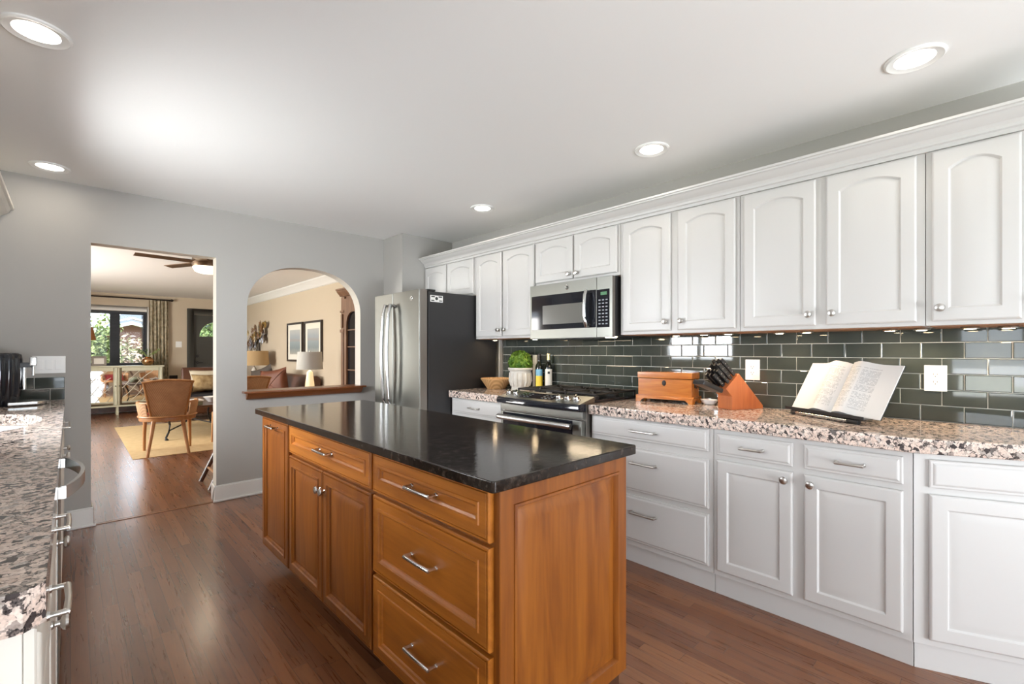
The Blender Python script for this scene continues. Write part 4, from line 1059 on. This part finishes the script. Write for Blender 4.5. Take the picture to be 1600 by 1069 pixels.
# ------------------------------------------------------------------ living room seen through the doorway
bm = B(); box(bm, .52, 1.98, 6.87, 9.95, .001, .005)
tag(mk('jute_rug', bm, JUTE, bevel=.003), 'woven tan jute rug on the living room floor', 'rug')
# barrel back rattan chairs
def rattan_chair(label, loc, rotz):
    t = thing('dining_chair', label, 'chair', loc, rotz, 'rattan barrel-back chairs')
    def leg(p0, p1, p2):
        bm = B(); tube(bm, [p0, p1, p2], [.017, .019, .024], 10); mk('leg', bm, CHAIRW, t)
    leg((-.20, -.30, 0), (-.165, -.25, .22), (-.14, -.215, .41)); leg((.20, -.30, 0), (.165, -.25, .22), (.14, -.215, .41))
    leg((-.235, .25, 0), (-.232, .24, .22), (-.225, .23, .41)); leg((.235, .25, 0), (.232, .24, .22), (.225, .23, .41))
    # seat
    bm = B(); pts = [(.285 * math.cos(a), .27 * math.sin(a)) for a in [2 * PI * i / 28 for i in range(28)]]
    pts = [(x, max(y, -.255)) for x, y in pts]
    prism(bm, pts, 'z', .40, .455); mk('seat', bm, CHAIRW, t, bevel=.01)
    # wrap of woven arms
    def wrapsheet(a0, a1, zlo, ztop, lean, n=16, th=.012):
        bm = B(); g = []
        for i in range(n + 1):
            a = a0 + (a1 - a0) * i / n; col = []
            for j in range(7):
                s = j / 6; z = zlo + (ztop(i / n) - zlo) * s; k = 1 + lean * s
                col.append(((.285 * k * math.cos(a)), (.265 * k * math.sin(a)) - .01 * s, z))
            g.append(col)
        f = [[bm.verts.new(p) for p in c] for c in g]; b = [[bm.verts.new((p[0] * .955, p[1] * .955, p[2])) for p in c] for c in g]
        for i in range(n):
            for j in range(6):
                bm.faces.new((f[i][j], f[i + 1][j], f[i + 1][j + 1], f[i][j + 1])); bm.faces.new((b[i][j], b[i][j + 1], b[i + 1][j + 1], b[i + 1][j]))
            bm.faces.new((f[i][6], f[i + 1][6], b[i + 1][6], b[i][6])); bm.faces.new((f[i][0], b[i][0], b[i + 1][0], f[i + 1][0]))
        for i in (0, n):
            for j in range(6): bm.faces.new((f[i][j], f[i][j + 1], b[i][j + 1], b[i][j]))
        return bm
    for s in (-1, 1):
        a0, a1 = (R(-45), R(25)) if s > 0 else (R(155), R(225))
        mk('arm_panel', wrapsheet(a0, a1, .45, lambda q: .62, .10), RATTAN, t)
    # back panel, flat trapezoid leaning towards -y
    bm = B(); n = 10
    def bp(u, s): return Vector((u * (.155 + .07 * s), -.235 - .13 * s + .03 * u * u, .452 + .42 * s + (.022 * (1 - u * u) if s > .99 else 0)))
    f = [[bm.verts.new(bp(-1 + 2 * i / n, j / 8)) for j in range(9)] for i in range(n + 1)]
    b = [[bm.verts.new(bp(-1 + 2 * i / n, j / 8) + Vector((0, .012, 0))) for j in range(9)] for i in range(n + 1)]
    for i in range(n):
        for j in range(8):
            bm.faces.new((f[i][j], f[i + 1][j], f[i + 1][j + 1], f[i][j + 1])); bm.faces.new((b[i][j], b[i][j + 1], b[i + 1][j + 1], b[i + 1][j]))
        bm.faces.new((f[i][8], f[i + 1][8], b[i + 1][8], b[i][8]))
    mk('back_panel', bm, RATTAN, t)
    bm = B()
    for s in (-1, 1): tube(bm, [bp(s, q / 6) + Vector((s * .008, 0, 0)) for q in range(7)], .012, 8)
    tube(bm, [bp(-1.1 + 2.2 * i / 12, 1) + Vector((0, 0, .006)) for i in range(13)], .014, 8)
    tube(bm, [(.29 * math.cos(R(a)), .27 * math.sin(R(a)), .455) for a in range(-205, 26, 10)], .012, 8)
    for s in (-1, 1): tube(bm, [(s * .30 * math.cos(R(a)), .285 * math.sin(R(a)), .625) for a in range(-50, 27, 7)], .011, 8)
    mk('back_frame', bm, CHAIRW, t)
    return t
chA = rattan_chair('rattan barrel-back chair with its back to the kitchen doorway', (.875, 7.09, .0105), R(-6))
chB = dup_thing(chA, (1.70, 7.25, .0105), R(15), 'second rattan chair, half hidden by the right doorway edge')
def pillow(name, label, loc, rot, w_, h_, t_, mat, seam=None):
    bm = B(); n = 12; g = {}
    for sgn in (1, -1):
        for i in range(n + 1):
            for j in range(n + 1):
                u, v = -1 + 2 * i / n, -1 + 2 * j / n
                e = (max(0, 1 - u * u) * max(0, 1 - v * v)) ** .42
                pin = 1 - .10 * ((1 - u * u) * v ** 4 + (1 - v * v) * u ** 4)
                g[(sgn, i, j)] = bm.verts.new((u * w_ / 2 * pin, sgn * t_ / 2 * e, v * h_ / 2 * pin))
        for i in range(n):
            for j in range(n): bm.faces.new([g[(sgn, a, b)] for a, b in ((i, j), (i + 1, j), (i + 1, j + 1), (i, j + 1))])
    o = mk(name, bm, mat, loc=loc, angle=80); o.rotation_euler = rot
    if seam:
        bm = B()
        for sgn in (1, -1):
            tube(bm, [(w_ / 2 * q, -t_ / 2 * ((1 - q * q) * (1 - (q * .9) ** 2)) ** .42 - .002, sgn * h_ / 2 * q * .9) for q in [-.9 + .15 * i for i in range(13)]], .004, 5)
        mk('seam_piping', bm, seam, o)
    return tag(o, label, 'cushion')
pillow('chair_cushion', 'dark red patterned cushion in the near rattan chair', (.872, 7.09, .53), (R(70), 0, R(-6)), .42, .40, .12, [RED])
# coffee table with iron legs
ct = thing('coffee_table', 'low dark table on wrought iron legs behind the rattan chairs', 'table', (1.37, 8.75, .0105), 0)
bm = B(); box(bm, -.46, .46, -.80, .80, .425, .455); mk('tabletop', bm, DARKW, ct, bevel=.006)
for s in (-1, 1):
    for q in (-1, 1):
        bm = B(); tube(bm, [(s * .40, q * .76, .012), (s * .405, q * .74, .03), (s * .37, q * .71, .10), (s * .355, q * .70, .20), (s * .38, q * .71, .32), (s * .43, q * .74, .425)], [.016, .014, .012, .014, .016, .018], 8)
        lathe(bm, [(0, 0), (.024, 0), (.022, .012), (0, .02)], 12, (s * .40, q * .76, 0)); mk('leg', bm, IRON, ct)
bm = B()
for s in (-1, 1): tube(bm, [(s * .37, -.71, .12), (s * .20, -.45, .15), (0, 0, .19), (-s * .20, .45, .15), (-s * .37, .71, .12)], .010, 6)
mk('stretcher', bm, IRON, ct)
tz = .0105 + .4555
bm = B(); box(bm, -.13, .13, -.10, .10, 0, .055); o = mk('picture_book', bm, pm('sage_cover', (.25, .27, .20), .6), loc=(1.26, 8.13, tz), rotz=R(12), bevel=.003); tag(o, 'thick sage green book on the low iron table', 'book')
bm = B(); box(bm, -.14, .14, -.11, .11, 0, .02); o = mk('magazine', bm, PLATE, loc=(1.27, 8.14, tz + .0555), rotz=R(4), bevel=.002); tag(o, 'white magazine lying on the sage green book', 'magazine')
bm = B(); lathe(bm, [(0, 0), (.05, 0), (.055, .01), (.09, .05), (.115, .075), (.112, .078), (.085, .052), (.05, .014), (0, .012)], 28, (1.60, 8.50, tz)); tag(mk('bowl', bm, PORC), 'white bowl on the far side of the low iron table', 'bowl')
bm = B(); lathe(bm, [(0, 0), (.08, 0), (.11, .03), (.12, .07), (.10, .105), (.05, .13), (0, .135)], 20, (1.19, 8.55, tz)); tag(mk('covered_dish', bm, pm('sage_ceramic', (.35, .38, .28), .4)), 'sage green lidded dish on the low iron table', 'dish')
# settee / armchair beyond
st = thing('armchair', 'brown leather armchair in front of the charcoal front door', 'chair', (1.93, 10.35, .0015), 0)
bm = B(); box(bm, -.44, .44, -.40, .36, .12, .36); mk('seat_base', bm, LEATHER, st, bevel=.03, seg=3)
bm = B(); prism(bm, [(.20, .34), (.36, .36), (.46, .90), (.42, .94), (.34, .93)], 'x', -.40, .40); mk('backrest', bm, LEATHER, st, bevel=.025, seg=3)
for s in (-1, 1):
    bm = B(); prism(bm, [(-.40, .12), (.38, .12), (.42, .72), (.30, .64), (-.36, .60), (-.40, .56)], 'x', s * .46, s * .38); mk('arm', bm, LEATHER, st, bevel=.02, seg=3)
for s in (-1, 1):
    for q in (-.34, .32):
        bm = B(); cyl(bm, (s * .38, q, 0), (s * .38, q, .12), .02, .028, 10); mk('leg', bm, DARKW, st)
bm = B(); box(bm, -.37, .37, -.40, .20, .362, .47); mk('seat_cushion', bm, DKFAB, st, bevel=.04, seg=3)
pillow('throw_cushion', 'cream cushion against the leather armchair back', (1.93, 10.53, .725), (R(-12), 0, 0), .62, .34, .16, CREAMF)
pillow('throw_cushion', 'tan fur cushion in front of the cream one on the armchair', (1.95, 10.29, .655), (R(-14), 0, 0), .66, .34, .18, FUR)
# credenza
cr_ = thing('credenza', 'pale green credenza with fretwork mirror doors under the living room window', 'sideboard', (.667, 11.90, .0005), 0)
bm = B(); box(bm, -.72, .72, 0, .34, .19, .935); mk('carcass', bm, CRED, cr_, bevel=.004)
bm = B(); box(bm, -.74, .74, -.02, .345, .936, .962); mk('top', bm, CRED, cr_, bevel=.005)
bm = B(); box(bm, -.735, .735, -.015, .342, .160, .189); mk('bottom_rail', bm, CRED, cr_, bevel=.005)
for x in (-.69, 0, .69):
    for y in (.02, .32): 
        bm = B(); box(bm, x - .018, x + .018, y - .018, y + .018, 0, .160); mk('leg', bm, CRED, cr_)
for s in (-1, 1):
    x0 = -.70 if s < 0 else .005; x1 = -.005 if s < 0 else .70
    bm = B()
    box(bm, x0, x0 + .06, -.018, -.0005, .20, .925); box(bm, x1 - .06, x1, -.018, -.0005, .20, .925); box(bm, x0 + .06, x1 - .06, -.018, -.0005, .20, .265); box(bm, x0 + .06, x1 - .06, -.018, -.0005, .86, .925)
    d = mk('door', bm, CRED, cr_, bevel=.002)
    bm = B(); box(bm, x0 + .06, x1 - .06, -.006, -.001, .265, .86); mk('mirror_panel', bm, MIRROR, d)
    bm = B(); a, b_, c0, c1 = x0 + .062, x1 - .062, .268, .857
    for k in range(-2, 4):
        pts = []
        for i in range(15):
            t = i / 14; xx = a + (b_ - a) * (t + k * .33 - .15) + .03 * math.sin(t * 2 * PI + k); zz = c0 + (c1 - c0) * t
            if a <= xx <= b_: pts.append((xx, -.010, zz))
        if len(pts) > 2: tube(bm, pts, .0075, 6)
        pts = []
        for i in range(15):
            t = i / 14; xx = a + (b_ - a) * (1 - t + k * .45 - .3) + .04 * math.sin(t * 2 * PI + k * 2); zz = c0 + (c1 - c0) * t
            if a <= xx <= b_ and (.15 < t < .45 or .6 < t < .85): pts.append((xx, -.010, zz))
        if len(pts) > 2: tube(bm, pts, .006, 6)
    mk('fretwork', bm, FRET, d)
    bm = B(); kx = -.03 if s < 0 else .03; lathe(bm, [(0, 0), (.008, 0), (.012, .012), (0, .018)], 12, (kx, -.018, .57), mat=Matrix.Rotation(R(90), 4, 'X')); mk('knob', bm, DARKMETAL, d)
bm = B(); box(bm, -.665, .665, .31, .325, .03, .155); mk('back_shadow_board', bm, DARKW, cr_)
cz = .9635
fp = thing('photo_frame', 'small grey photo frame on the credenza left of the copper vase', 'photo frame', (.40, 12.0, cz), 0)
bm = B(); holed(bm, [(-.11, 0), (.11, 0), (.11, .19), (-.11, .19)], [[(-.075, .04), (.075, .04), (.075, .15), (-.075, .15)]], 'y', -.01, .01); mk('frame', bm, pm('grey_frame', (.22, .19, .16), .4), fp, smooth=False)
bm = B(); box(bm, -.076, .076, -.002, .006, .039, .151); mk('photo', bm, WLABEL, fp)
bm = B(); box(bm, -.03, .03, .010, .07, 0, .004); mk('easel_foot', bm, DARKMETAL, fp)
vz = thing('vase', 'round copper vase with a leafy sprig on the credenza', 'vase', (1.15, 12.04, cz), 0)
bm = B(); lathe(bm, [(0, 0), (.05, 0), (.085, .03), (.108, .075), (.10, .12), (.07, .15), (.055, .16), (.062, .172), (.05, .17), (0, .15)], 28); mk('vessel', bm, COPPER, vz)
bm = B()
r4 = random.Random(5)
for i in range(16):
    a = r4.random() * 2 * PI; l_ = .12 + .14 * r4.random(); e = Vector((math.cos(a) * l_ * .9, math.sin(a) * l_ * .5, .16 + l_ * .7))
    tube(bm, [(0, 0, .14), (e.x * .5, e.y * .5, .16 + l_ * .5), e], .003, 5)
    leafcloud(bm, e, (.04, .04, .04), 7, .018, r4, .2)
mk('sprig', bm, LEAF2, vz, smooth=False)
def table_lamp(label, loc, shade_mat, base_mat, rb, rt, zs0, zs1, lit, body):
    t = thing('table_lamp', label, 'lamp', loc, 0)
    bm = B(); lathe(bm, body, 28); mk('lamp_base', bm, base_mat, t)
    bm = B(); cyl(bm, (0, 0, body[-1][1] - .002), (0, 0, zs1 - .03), .006, n=8); 
    for a in (0, 120, 240): tube(bm, [(0, 0, zs1 - .03), (rt * .97 * math.cos(R(a)), rt * .97 * math.sin(R(a)), zs1 - .01)], .0025, 5)
    lathe(bm, [(0, zs1 - .03), (.008, zs1 - .02), (.010, zs1 + .005), (.004, zs1 + .015), (0, zs1 + .018)], 10)
    mk('harp', bm, NICKEL, t)
    bm = B(); lathe(bm, [(rb, zs0), (rt, zs1), (rt - .004, zs1), (rb - .004, zs0), (rb, zs0)], 40); mk('lamp_shade', bm, shade_mat, t)
    bm = B(); lathe(bm, [(0, zs0 + .02), (.02, zs0 + .04), (.032, zs0 + .09), (.02, zs0 + .13), (0, zs0 + .14)], 14); mk('bulb', bm, BULB if lit else PLATE, t)
    if lit: light('lamp_bulb_light', 'POINT', (0, 0, zs0 + .08), lit, (1, .72, .40), size=.035, parent=t)
    return t
# right wall: end table, lamp, sofa, lamp, pictures, armoire
et = thing('end_table', 'dark end table under the lit linen-shade lamp', 'table', (2.47, 6.77, .0005), 0)
bm = B(); box(bm, -.22, .22, -.22, .22, .59, .62); mk('tabletop', bm, DARKW, et, bevel=.005)
for s in (-1, 1):
    for q in (-1, 1):
        bm = B(); cyl(bm, (s * .19, q * .19, 0), (s * .19, q * .19, .59), .015, .02, 10); mk('leg', bm, DARKW, et)
bm = B(); box(bm, -.18, .18, -.18, .18, .15, .17); mk('shelf', bm, DARKW, et)
table_lamp('lit table lamp with linen drum shade and faceted glass base, seen through the arch', (2.47, 6.77, .621), SHADEW, LAMPGLOW, .178, .160, .372, .622, 9, [(0, 0), (.075, 0), (.075, .012), (.066, .02), (.062, .15), (.040, .33), (.02, .355), (0, .365)])
et2 = thing('end_table', 'dark end table at the far end of the leather sofa', 'table', (2.62, 10.05, .0005), 0)
bm = B(); box(bm, -.22, .22, -.20, .20, .55, .58); mk('tabletop', bm, DARKW, et2, bevel=.005)
for s in (-1, 1):
    for q in (-1, 1):
        bm = B(); cyl(bm, (s * .19, q * .17, 0), (s * .19, q * .17, .55), .015, .02, 10); mk('leg', bm, DARKW, et2)
table_lamp('table lamp with wide tan drum shade at the left of the arch', (2.60, 10.03, .582), SHADET, LAMPGLASS, .265, .245, .395, .675, 0, [(0, 0), (.08, 0), (.08, .015), (.03, .03), (.06, .10), (.055, .18), (.025, .24), (.05, .30), (.02, .36), (0, .365)])
table_lamp('table lamp with burnt orange shade at the left of the credenza', (.165, 12.10, cz), SHADEO, DARKMETAL, .20, .15, .50, .755, 0, [(0, 0), (.08, 0), (.08, .015), (.03, .03), (.05, .15), (.06, .28), (.03, .42), (0, .45)])
so = thing('sofa', 'brown leather sofa along the beige wall beyond the arch', 'sofa', (2.44, 8.42, .0005), 0)
bm = B(); box(bm, -.42, .44, -.95, .95, .10, .30); mk('base', bm, LEATHER, so, bevel=.03, seg=3)
bm = B(); prism(bm, [(.20, .30), (.46, .30), (.48, .80), (.42, .86), (.34, .84)], 'y', -.93, .93); mk('backrest', bm, LEATHER, so, bevel=.03, seg=3)
for s in (-1, 1):
    bm = B(); prism(bm, [(-.42, .10), (.42, .10), (.44, .72), (.30, .66), (-.38, .62), (-.42, .56)], 'y', s * .955, s * 1.02 if False else s * .80); mk('arm', bm, LEATHER, so, bevel=.04, seg=3)
for i in range(2):
    bm = B(); box(bm, -.42, .24, -.78 + i * .79, -.01 + i * .79, .302, .46); mk('seat_cushion', bm, LEATHER, so, bevel=.04, seg=3)
for s in (-1, 1):
    for q in (-.38, .38):
        bm = B(); cyl(bm, (q, s * .88, 0), (q, s * .88, .10), .022, .03, 10); mk('leg', bm, DARKW, so)
# cushions on the sofa
pillow('throw_cushion', 'taupe velvet cushion on the leather sofa, next to the tan-shade lamp', (2.36, 8.60, .735), (0, R(-14), R(-74)), .60, .50, .18, TAUPE)
pillow('throw_cushion', 'rust velvet cushion with piped seams on the leather sofa', (2.34, 7.90, .725), (0, R(-8), R(-62)), .54, .50, .18, RUST, LEATHER)
# framed prints on the right living wall
def print_frame(label, yc, zc, w_, h_):
    t = thing('framed_print', label, 'picture', (2.9495, yc, zc), R(-90), 'pair of seascape prints')
    bm = B(); holed(bm, [(-w_ / 2, -h_ / 2), (w_ / 2, -h_ / 2), (w_ / 2, h_ / 2), (-w_ / 2, h_ / 2)], [[(-w_ / 2 + .035, -h_ / 2 + .035), (w_ / 2 - .035, -h_ / 2 + .035), (w_ / 2 - .035, h_ / 2 - .035), (-w_ / 2 + .035, h_ / 2 - .035)]], 'y', -.035, -.001); mk('frame', bm, PFRAME, t, smooth=False)
    bm = B(); box(bm, -w_ / 2 + .034, w_ / 2 - .034, -.018, -.010, -h_ / 2 + .034, h_ / 2 - .034); mk('mount', bm, MATB, t)
    bm = B(); box(bm, -w_ / 2 + .13, w_ / 2 - .13, -.020, -.0185, -h_ / 2 + .13, h_ / 2 - .13); mk('print', bm, ART, t)
print_frame('dark-framed seascape print, left of the pair beyond the arch', 8.75, 1.415, .78, .70)
print_frame('dark-framed seascape print, right of the pair above the lit lamp', 7.885, 1.42, .76, .68)
# metal flower wall sculpture
fs_ = thing('wall_sculpture', 'bronze and silver metal flower sculpture on the beige wall', 'wall decoration', (2.945, 10.95, 1.58), 0)
r5 = random.Random(9)
for k, (m_, nm) in enumerate(((PET1, 'bronze_flowers'), (PET2, 'silver_flowers'), (PET3, 'gold_flowers'))):
    for i in range(14):
        bm = B()
        yy = r5.uniform(-.62, .62); zz = yy * -.20 + r5.uniform(-.13, .13) + (-.12 if k == 1 else .05); c = Vector((-.05 - .05 * r5.random(), yy, zz))
        for p in range(6):
            a = 2 * PI * p / 6 + r5.random(); d = Vector((-.25, math.cos(a), math.sin(a)))
            tip = c + d * .085; sd = Vector((0, -math.sin(a), math.cos(a))) * .036; mid = c + d * .045
            q = [bm.verts.new(x) for x in (c, mid + sd, tip, mid - sd)]; q2 = [bm.verts.new(x + Vector((.006, 0, 0))) for x in (c, mid + sd, tip, mid - sd)]
            bm.faces.new(q); bm.faces.new(q2[::-1]); bridge(bm, q, q2)
        mk(nm[:-1], bm, m_, fs_, smooth=False)
bm = B()
for i in range(6): tube(bm, [(-.01, -.3 + i * .12, -.02), (-.03, -.2 + i * .09, -.18), (-.02, -.1 + i * .05, -.34)], .006, 5)
tube(bm, [(-.012, -.5, .02), (-.012, .5, -.05)], .008, 6); mk('stems', bm, DARKMETAL, fs_)
# armoire
ar = thing('armoire', 'tall brown carved wooden armoire at the right edge of the arch', 'armoire', (2.62, 6.05, .0005), RZ)
AW = 1.25
bm = B(); box(bm, 0, AW, .02, .325, .08, 1.98); mk('carcass', bm, ARMW, ar, bevel=.004)
bm = B(); prism(bm, [(.32, 1.98), (.0, 1.98), (-.01, 2.0), (-.04, 2.03), (-.045, 2.05), (-.06, 2.055), (-.06, 2.075), (.32, 2.075)], 'x', -.05, AW + .05); mk('cornice', bm, ARMW, ar)
bm = B(); box(bm, -.01, AW + .01, 0, .32, 0, .08); mk('plinth', bm, ARMW, ar, bevel=.004)
for x in (.0, AW - .10):
    bm = B(); box(bm, x, x + .10, -.005, .019, .10, 1.97); box(bm, x + .02, x + .08, -.018, -.004, .14, 1.50); box(bm, x - .005, x + .105, -.022, -.004, 1.50, 1.54); box(bm, x + .03, x + .07, -.025, -.004, 1.56, 1.74); box(bm, x - .005, x + .105, -.022, -.004, 1.76, 1.79); mk('pilaster', bm, ARMW, ar, bevel=.004)
for i in range(2):
    x0 = .105 + i * .522; x1 = x0 + .518
    bm = B(); holed(bm, [(x0, .10), (x1, .10), (x1, 1.94), (x0, 1.94)], [arch_loop(x0 + .07, x1 - .07, .75, 1.58, 1.76, 12)], 'y', -.012, .019); d = mk('door', bm, ARMW, ar, smooth=False)
    bm = B(); box(bm, x0 + .03, x1 - .03, .012, .0195, .70, 1.80); mk('dark_glass', bm, BLKGLASS, d)
    bm = B()
    for zz in (1.0, 1.3, 1.52): box(bm, x0 + .07, x1 - .07, .004, .0118, zz, zz + .015)
    mk('shelf_edges', bm, ARMW, d)
# ceiling fan
cf = thing('ceiling_fan', 'bronze flush ceiling fan with a lit globe in the living room', 'ceiling fan', (1.24, 6.85, CZ - .0005), 0)
bm = B(); lathe(bm, [(0, 0), (.13, 0), (.155, -.02), (.16, -.09), (.15, -.125), (0, -.125)], 32); mk('motor_housing', bm, FANBODY, cf)
bm = B(); lathe(bm, [(.148, -.126), (.150, -.14), (.125, -.185), (.07, -.205), (0, -.21), (0, -.126)], 32); mk('light_globe', bm, FANLENS, cf)
for a in (115, 185, 245, 305, 5):
    bm = B(); ca, sa = math.cos(R(a)), math.sin(R(a))
    v = box(bm, .13, .72, -.055, .055, -.078, -.070); xform(v, Matrix.Rotation(R(a), 4, 'Z') @ Matrix.Rotation(R(9), 4, 'X')); mk('blade', bm, FANBODY, cf, bevel=.003)
light('fan_lamp', 'AREA', (0, 0, -.225), 5, (1, .84, .6), (0, 0, 0), .2, parent=cf)
# curtain and rod
rodr = thing('curtain_rod', 'dark metal curtain rod above the living room window', 'curtain rod', (0, 12.325, 2.345), 0)
bm = B(); cyl(bm, (-.75, 0, 0), (1.57, 0, 0), .014, n=12); mk('rod', bm, DARKMETAL, rodr)
for x in (-.77, 1.59): 
    bm = B(); lathe(bm, [(0, -.03), (.02, -.022), (.03, 0), (.02, .022), (0, .03)], 14, (x, 0, 0)); mk('finial', bm, DARKMETAL, rodr)
for x in (-.70, 1.555):
    bm = B(); box(bm, x - .008, x + .008, .0, .074, -.012, .012); mk('bracket', bm, DARKMETAL, rodr)
def curtain(label, x0, x1):
    bm = B(); n, mz = 60, 10; f = []
    for i in range(n + 1):
        s = i / n; col = []
        for j in range(mz + 1):
            z = .02 + (2.325 - .02) * j / mz; amp = .030 + .012 * (1 - j / mz)
            col.append((x0 + (x1 - x0) * s + .006 * math.sin(j + s * 20), 12.325 + amp * math.sin(s * 2 * PI * 5.5) , z))
        f.append(col)
    A = [[bm.verts.new(p) for p in c] for c in f]; Bk = [[bm.verts.new((p[0], p[1] + .004, p[2])) for p in c] for c in f]
    for i in range(n):
        for j in range(mz):
            bm.faces.new((A[i][j], A[i + 1][j], A[i + 1][j + 1], A[i][j + 1])); bm.faces.new((Bk[i][j], Bk[i][j + 1], Bk[i + 1][j + 1], Bk[i + 1][j]))
        for j in (0, mz): bm.faces.new((A[i][j], A[i + 1][j], Bk[i + 1][j], Bk[i][j]))
    for i in (0, n):
        for j in range(mz): bm.faces.new((A[i][j], A[i][j + 1], Bk[i][j + 1], Bk[i][j]))
    t = mk('curtain', bm, CURT, angle=70); return tag(t, label, 'curtain')
curtain('floral beige curtain at the right side of the living room window', 1.20, 1.53)
bm = B(); box(bm, -.075, .075, -.012, 0, -.065, .065); v_ = mk('wall_vent', bm, DARKMETAL, loc=(1.625, 12.399, .66), bevel=.003); tag(v_, 'small dark square vent low on the beige wall beside the curtain', 'vent')
# wooden folding step ladder just beyond the doorway
sl = thing('step_ladder', 'dark wooden folding ladder just behind the right doorway edge', 'ladder', (.92, 5.04, .0), 0)
for s in (-1, 1):
    bm = B(); tube(bm, [(-.02, s * .20, .012), (.33, s * .15, .80)], .020, 8); mk('rail', bm, DARKW, sl)
    bm = B(); tube(bm, [(.70, s * .20, .012), (.36, s * .15, .80)], .014, 8); mk('rear_leg', bm, DARKW, sl)
for k in range(4):
    t = .16 + k * .2
    bm = B(); tube(bm, [(-.02 + .35 * t, -.20 + .05 * t, .012 + .788 * t), (-.02 + .35 * t, .20 - .05 * t, .012 + .788 * t)], .011, 8); mk('rung', bm, CHAIRW, sl)
bm = B(); box(bm, .30, .40, -.165, .165, .812, .832); mk('top_board', bm, DARKW, sl, bevel=.003)

# ------------------------------------------------------------------ outside the living room window
r6 = random.Random(21)
def shrub(label, loc, rad, n, size, mat):
    t = thing('shrub', label, 'shrub', loc, 0)
    bm = B()
    for k in range(9):
        c = Vector((r6.uniform(-.5, .5) * rad[0], r6.uniform(-.5, .5) * rad[1], rad[2] * (.75 + .35 * r6.random())))
        leafcloud(bm, c, (rad[0] * .65, rad[1] * .65, rad[2] * .55), n // 9, size, r6, .35)
    mk('foliage', bm, mat, t, smooth=False)
    bm = B()
    for k in range(5): tube(bm, [(0, 0, 0), (r6.uniform(-.3, .3) * rad[0], r6.uniform(-.3, .3) * rad[1], rad[2])], [.03, .012], 6)
    mk('stem', bm, DARKW, t)
shrub('blossoming pink and green shrub outside the right window pane', (1.12, 15.0, -.35), (.62, .45, 1.35), 2200, .06, LEAF3)
shrub('tall yellow-green shrub outside the left window pane', (.42, 13.7, -.35), (.42, .42, 1.75), 2200, .05, LEAF2)
shrub('leafy green shrub seen through the front door fanlight', (2.75, 14.6, -.35), (.6, .5, 2.0), 2000, .06, LEAF2)
hs = thing('house', 'red brick neighbouring house with white gable trim outside the window', 'house', (1.62, 22.0, -.5), R(0))
bm = B(); prism(bm, [(-1.9, 0), (1.9, 0), (1.9, 2.15), (0, 2.75), (-1.9, 2.15)], 'y', 0, 3.0); mk('brick_gable', bm, BRICK, hs, smooth=False)
for s in (-1, 1):
    bm = B()
    prism(bm, [(0, 2.72), (s * 2.2, 2.03), (s * 2.2, 2.15), (0, 2.84)], 'y', -.35, -.05)
    prism(bm, [(0, 2.93), (s * 2.2, 2.24), (s * 2.2, 2.30), (0, 2.99)], 'y', -.45, .0)
    mk('white_bargeboard', bm, TRIM, hs, smooth=False)
bm = B(); prism(bm, [(-1.0, 2.3), (5.5, 2.3), (5.5, 3.6), (.2, 3.6)], 'y', 3.2, 8.0); mk('main_roof', bm, ROOF, hs, smooth=False)
bm = B(); box(bm, -.8, 5.3, 3.3, 7.9, 0, 2.3); mk('main_wall', bm, BRICK, hs, smooth=False)
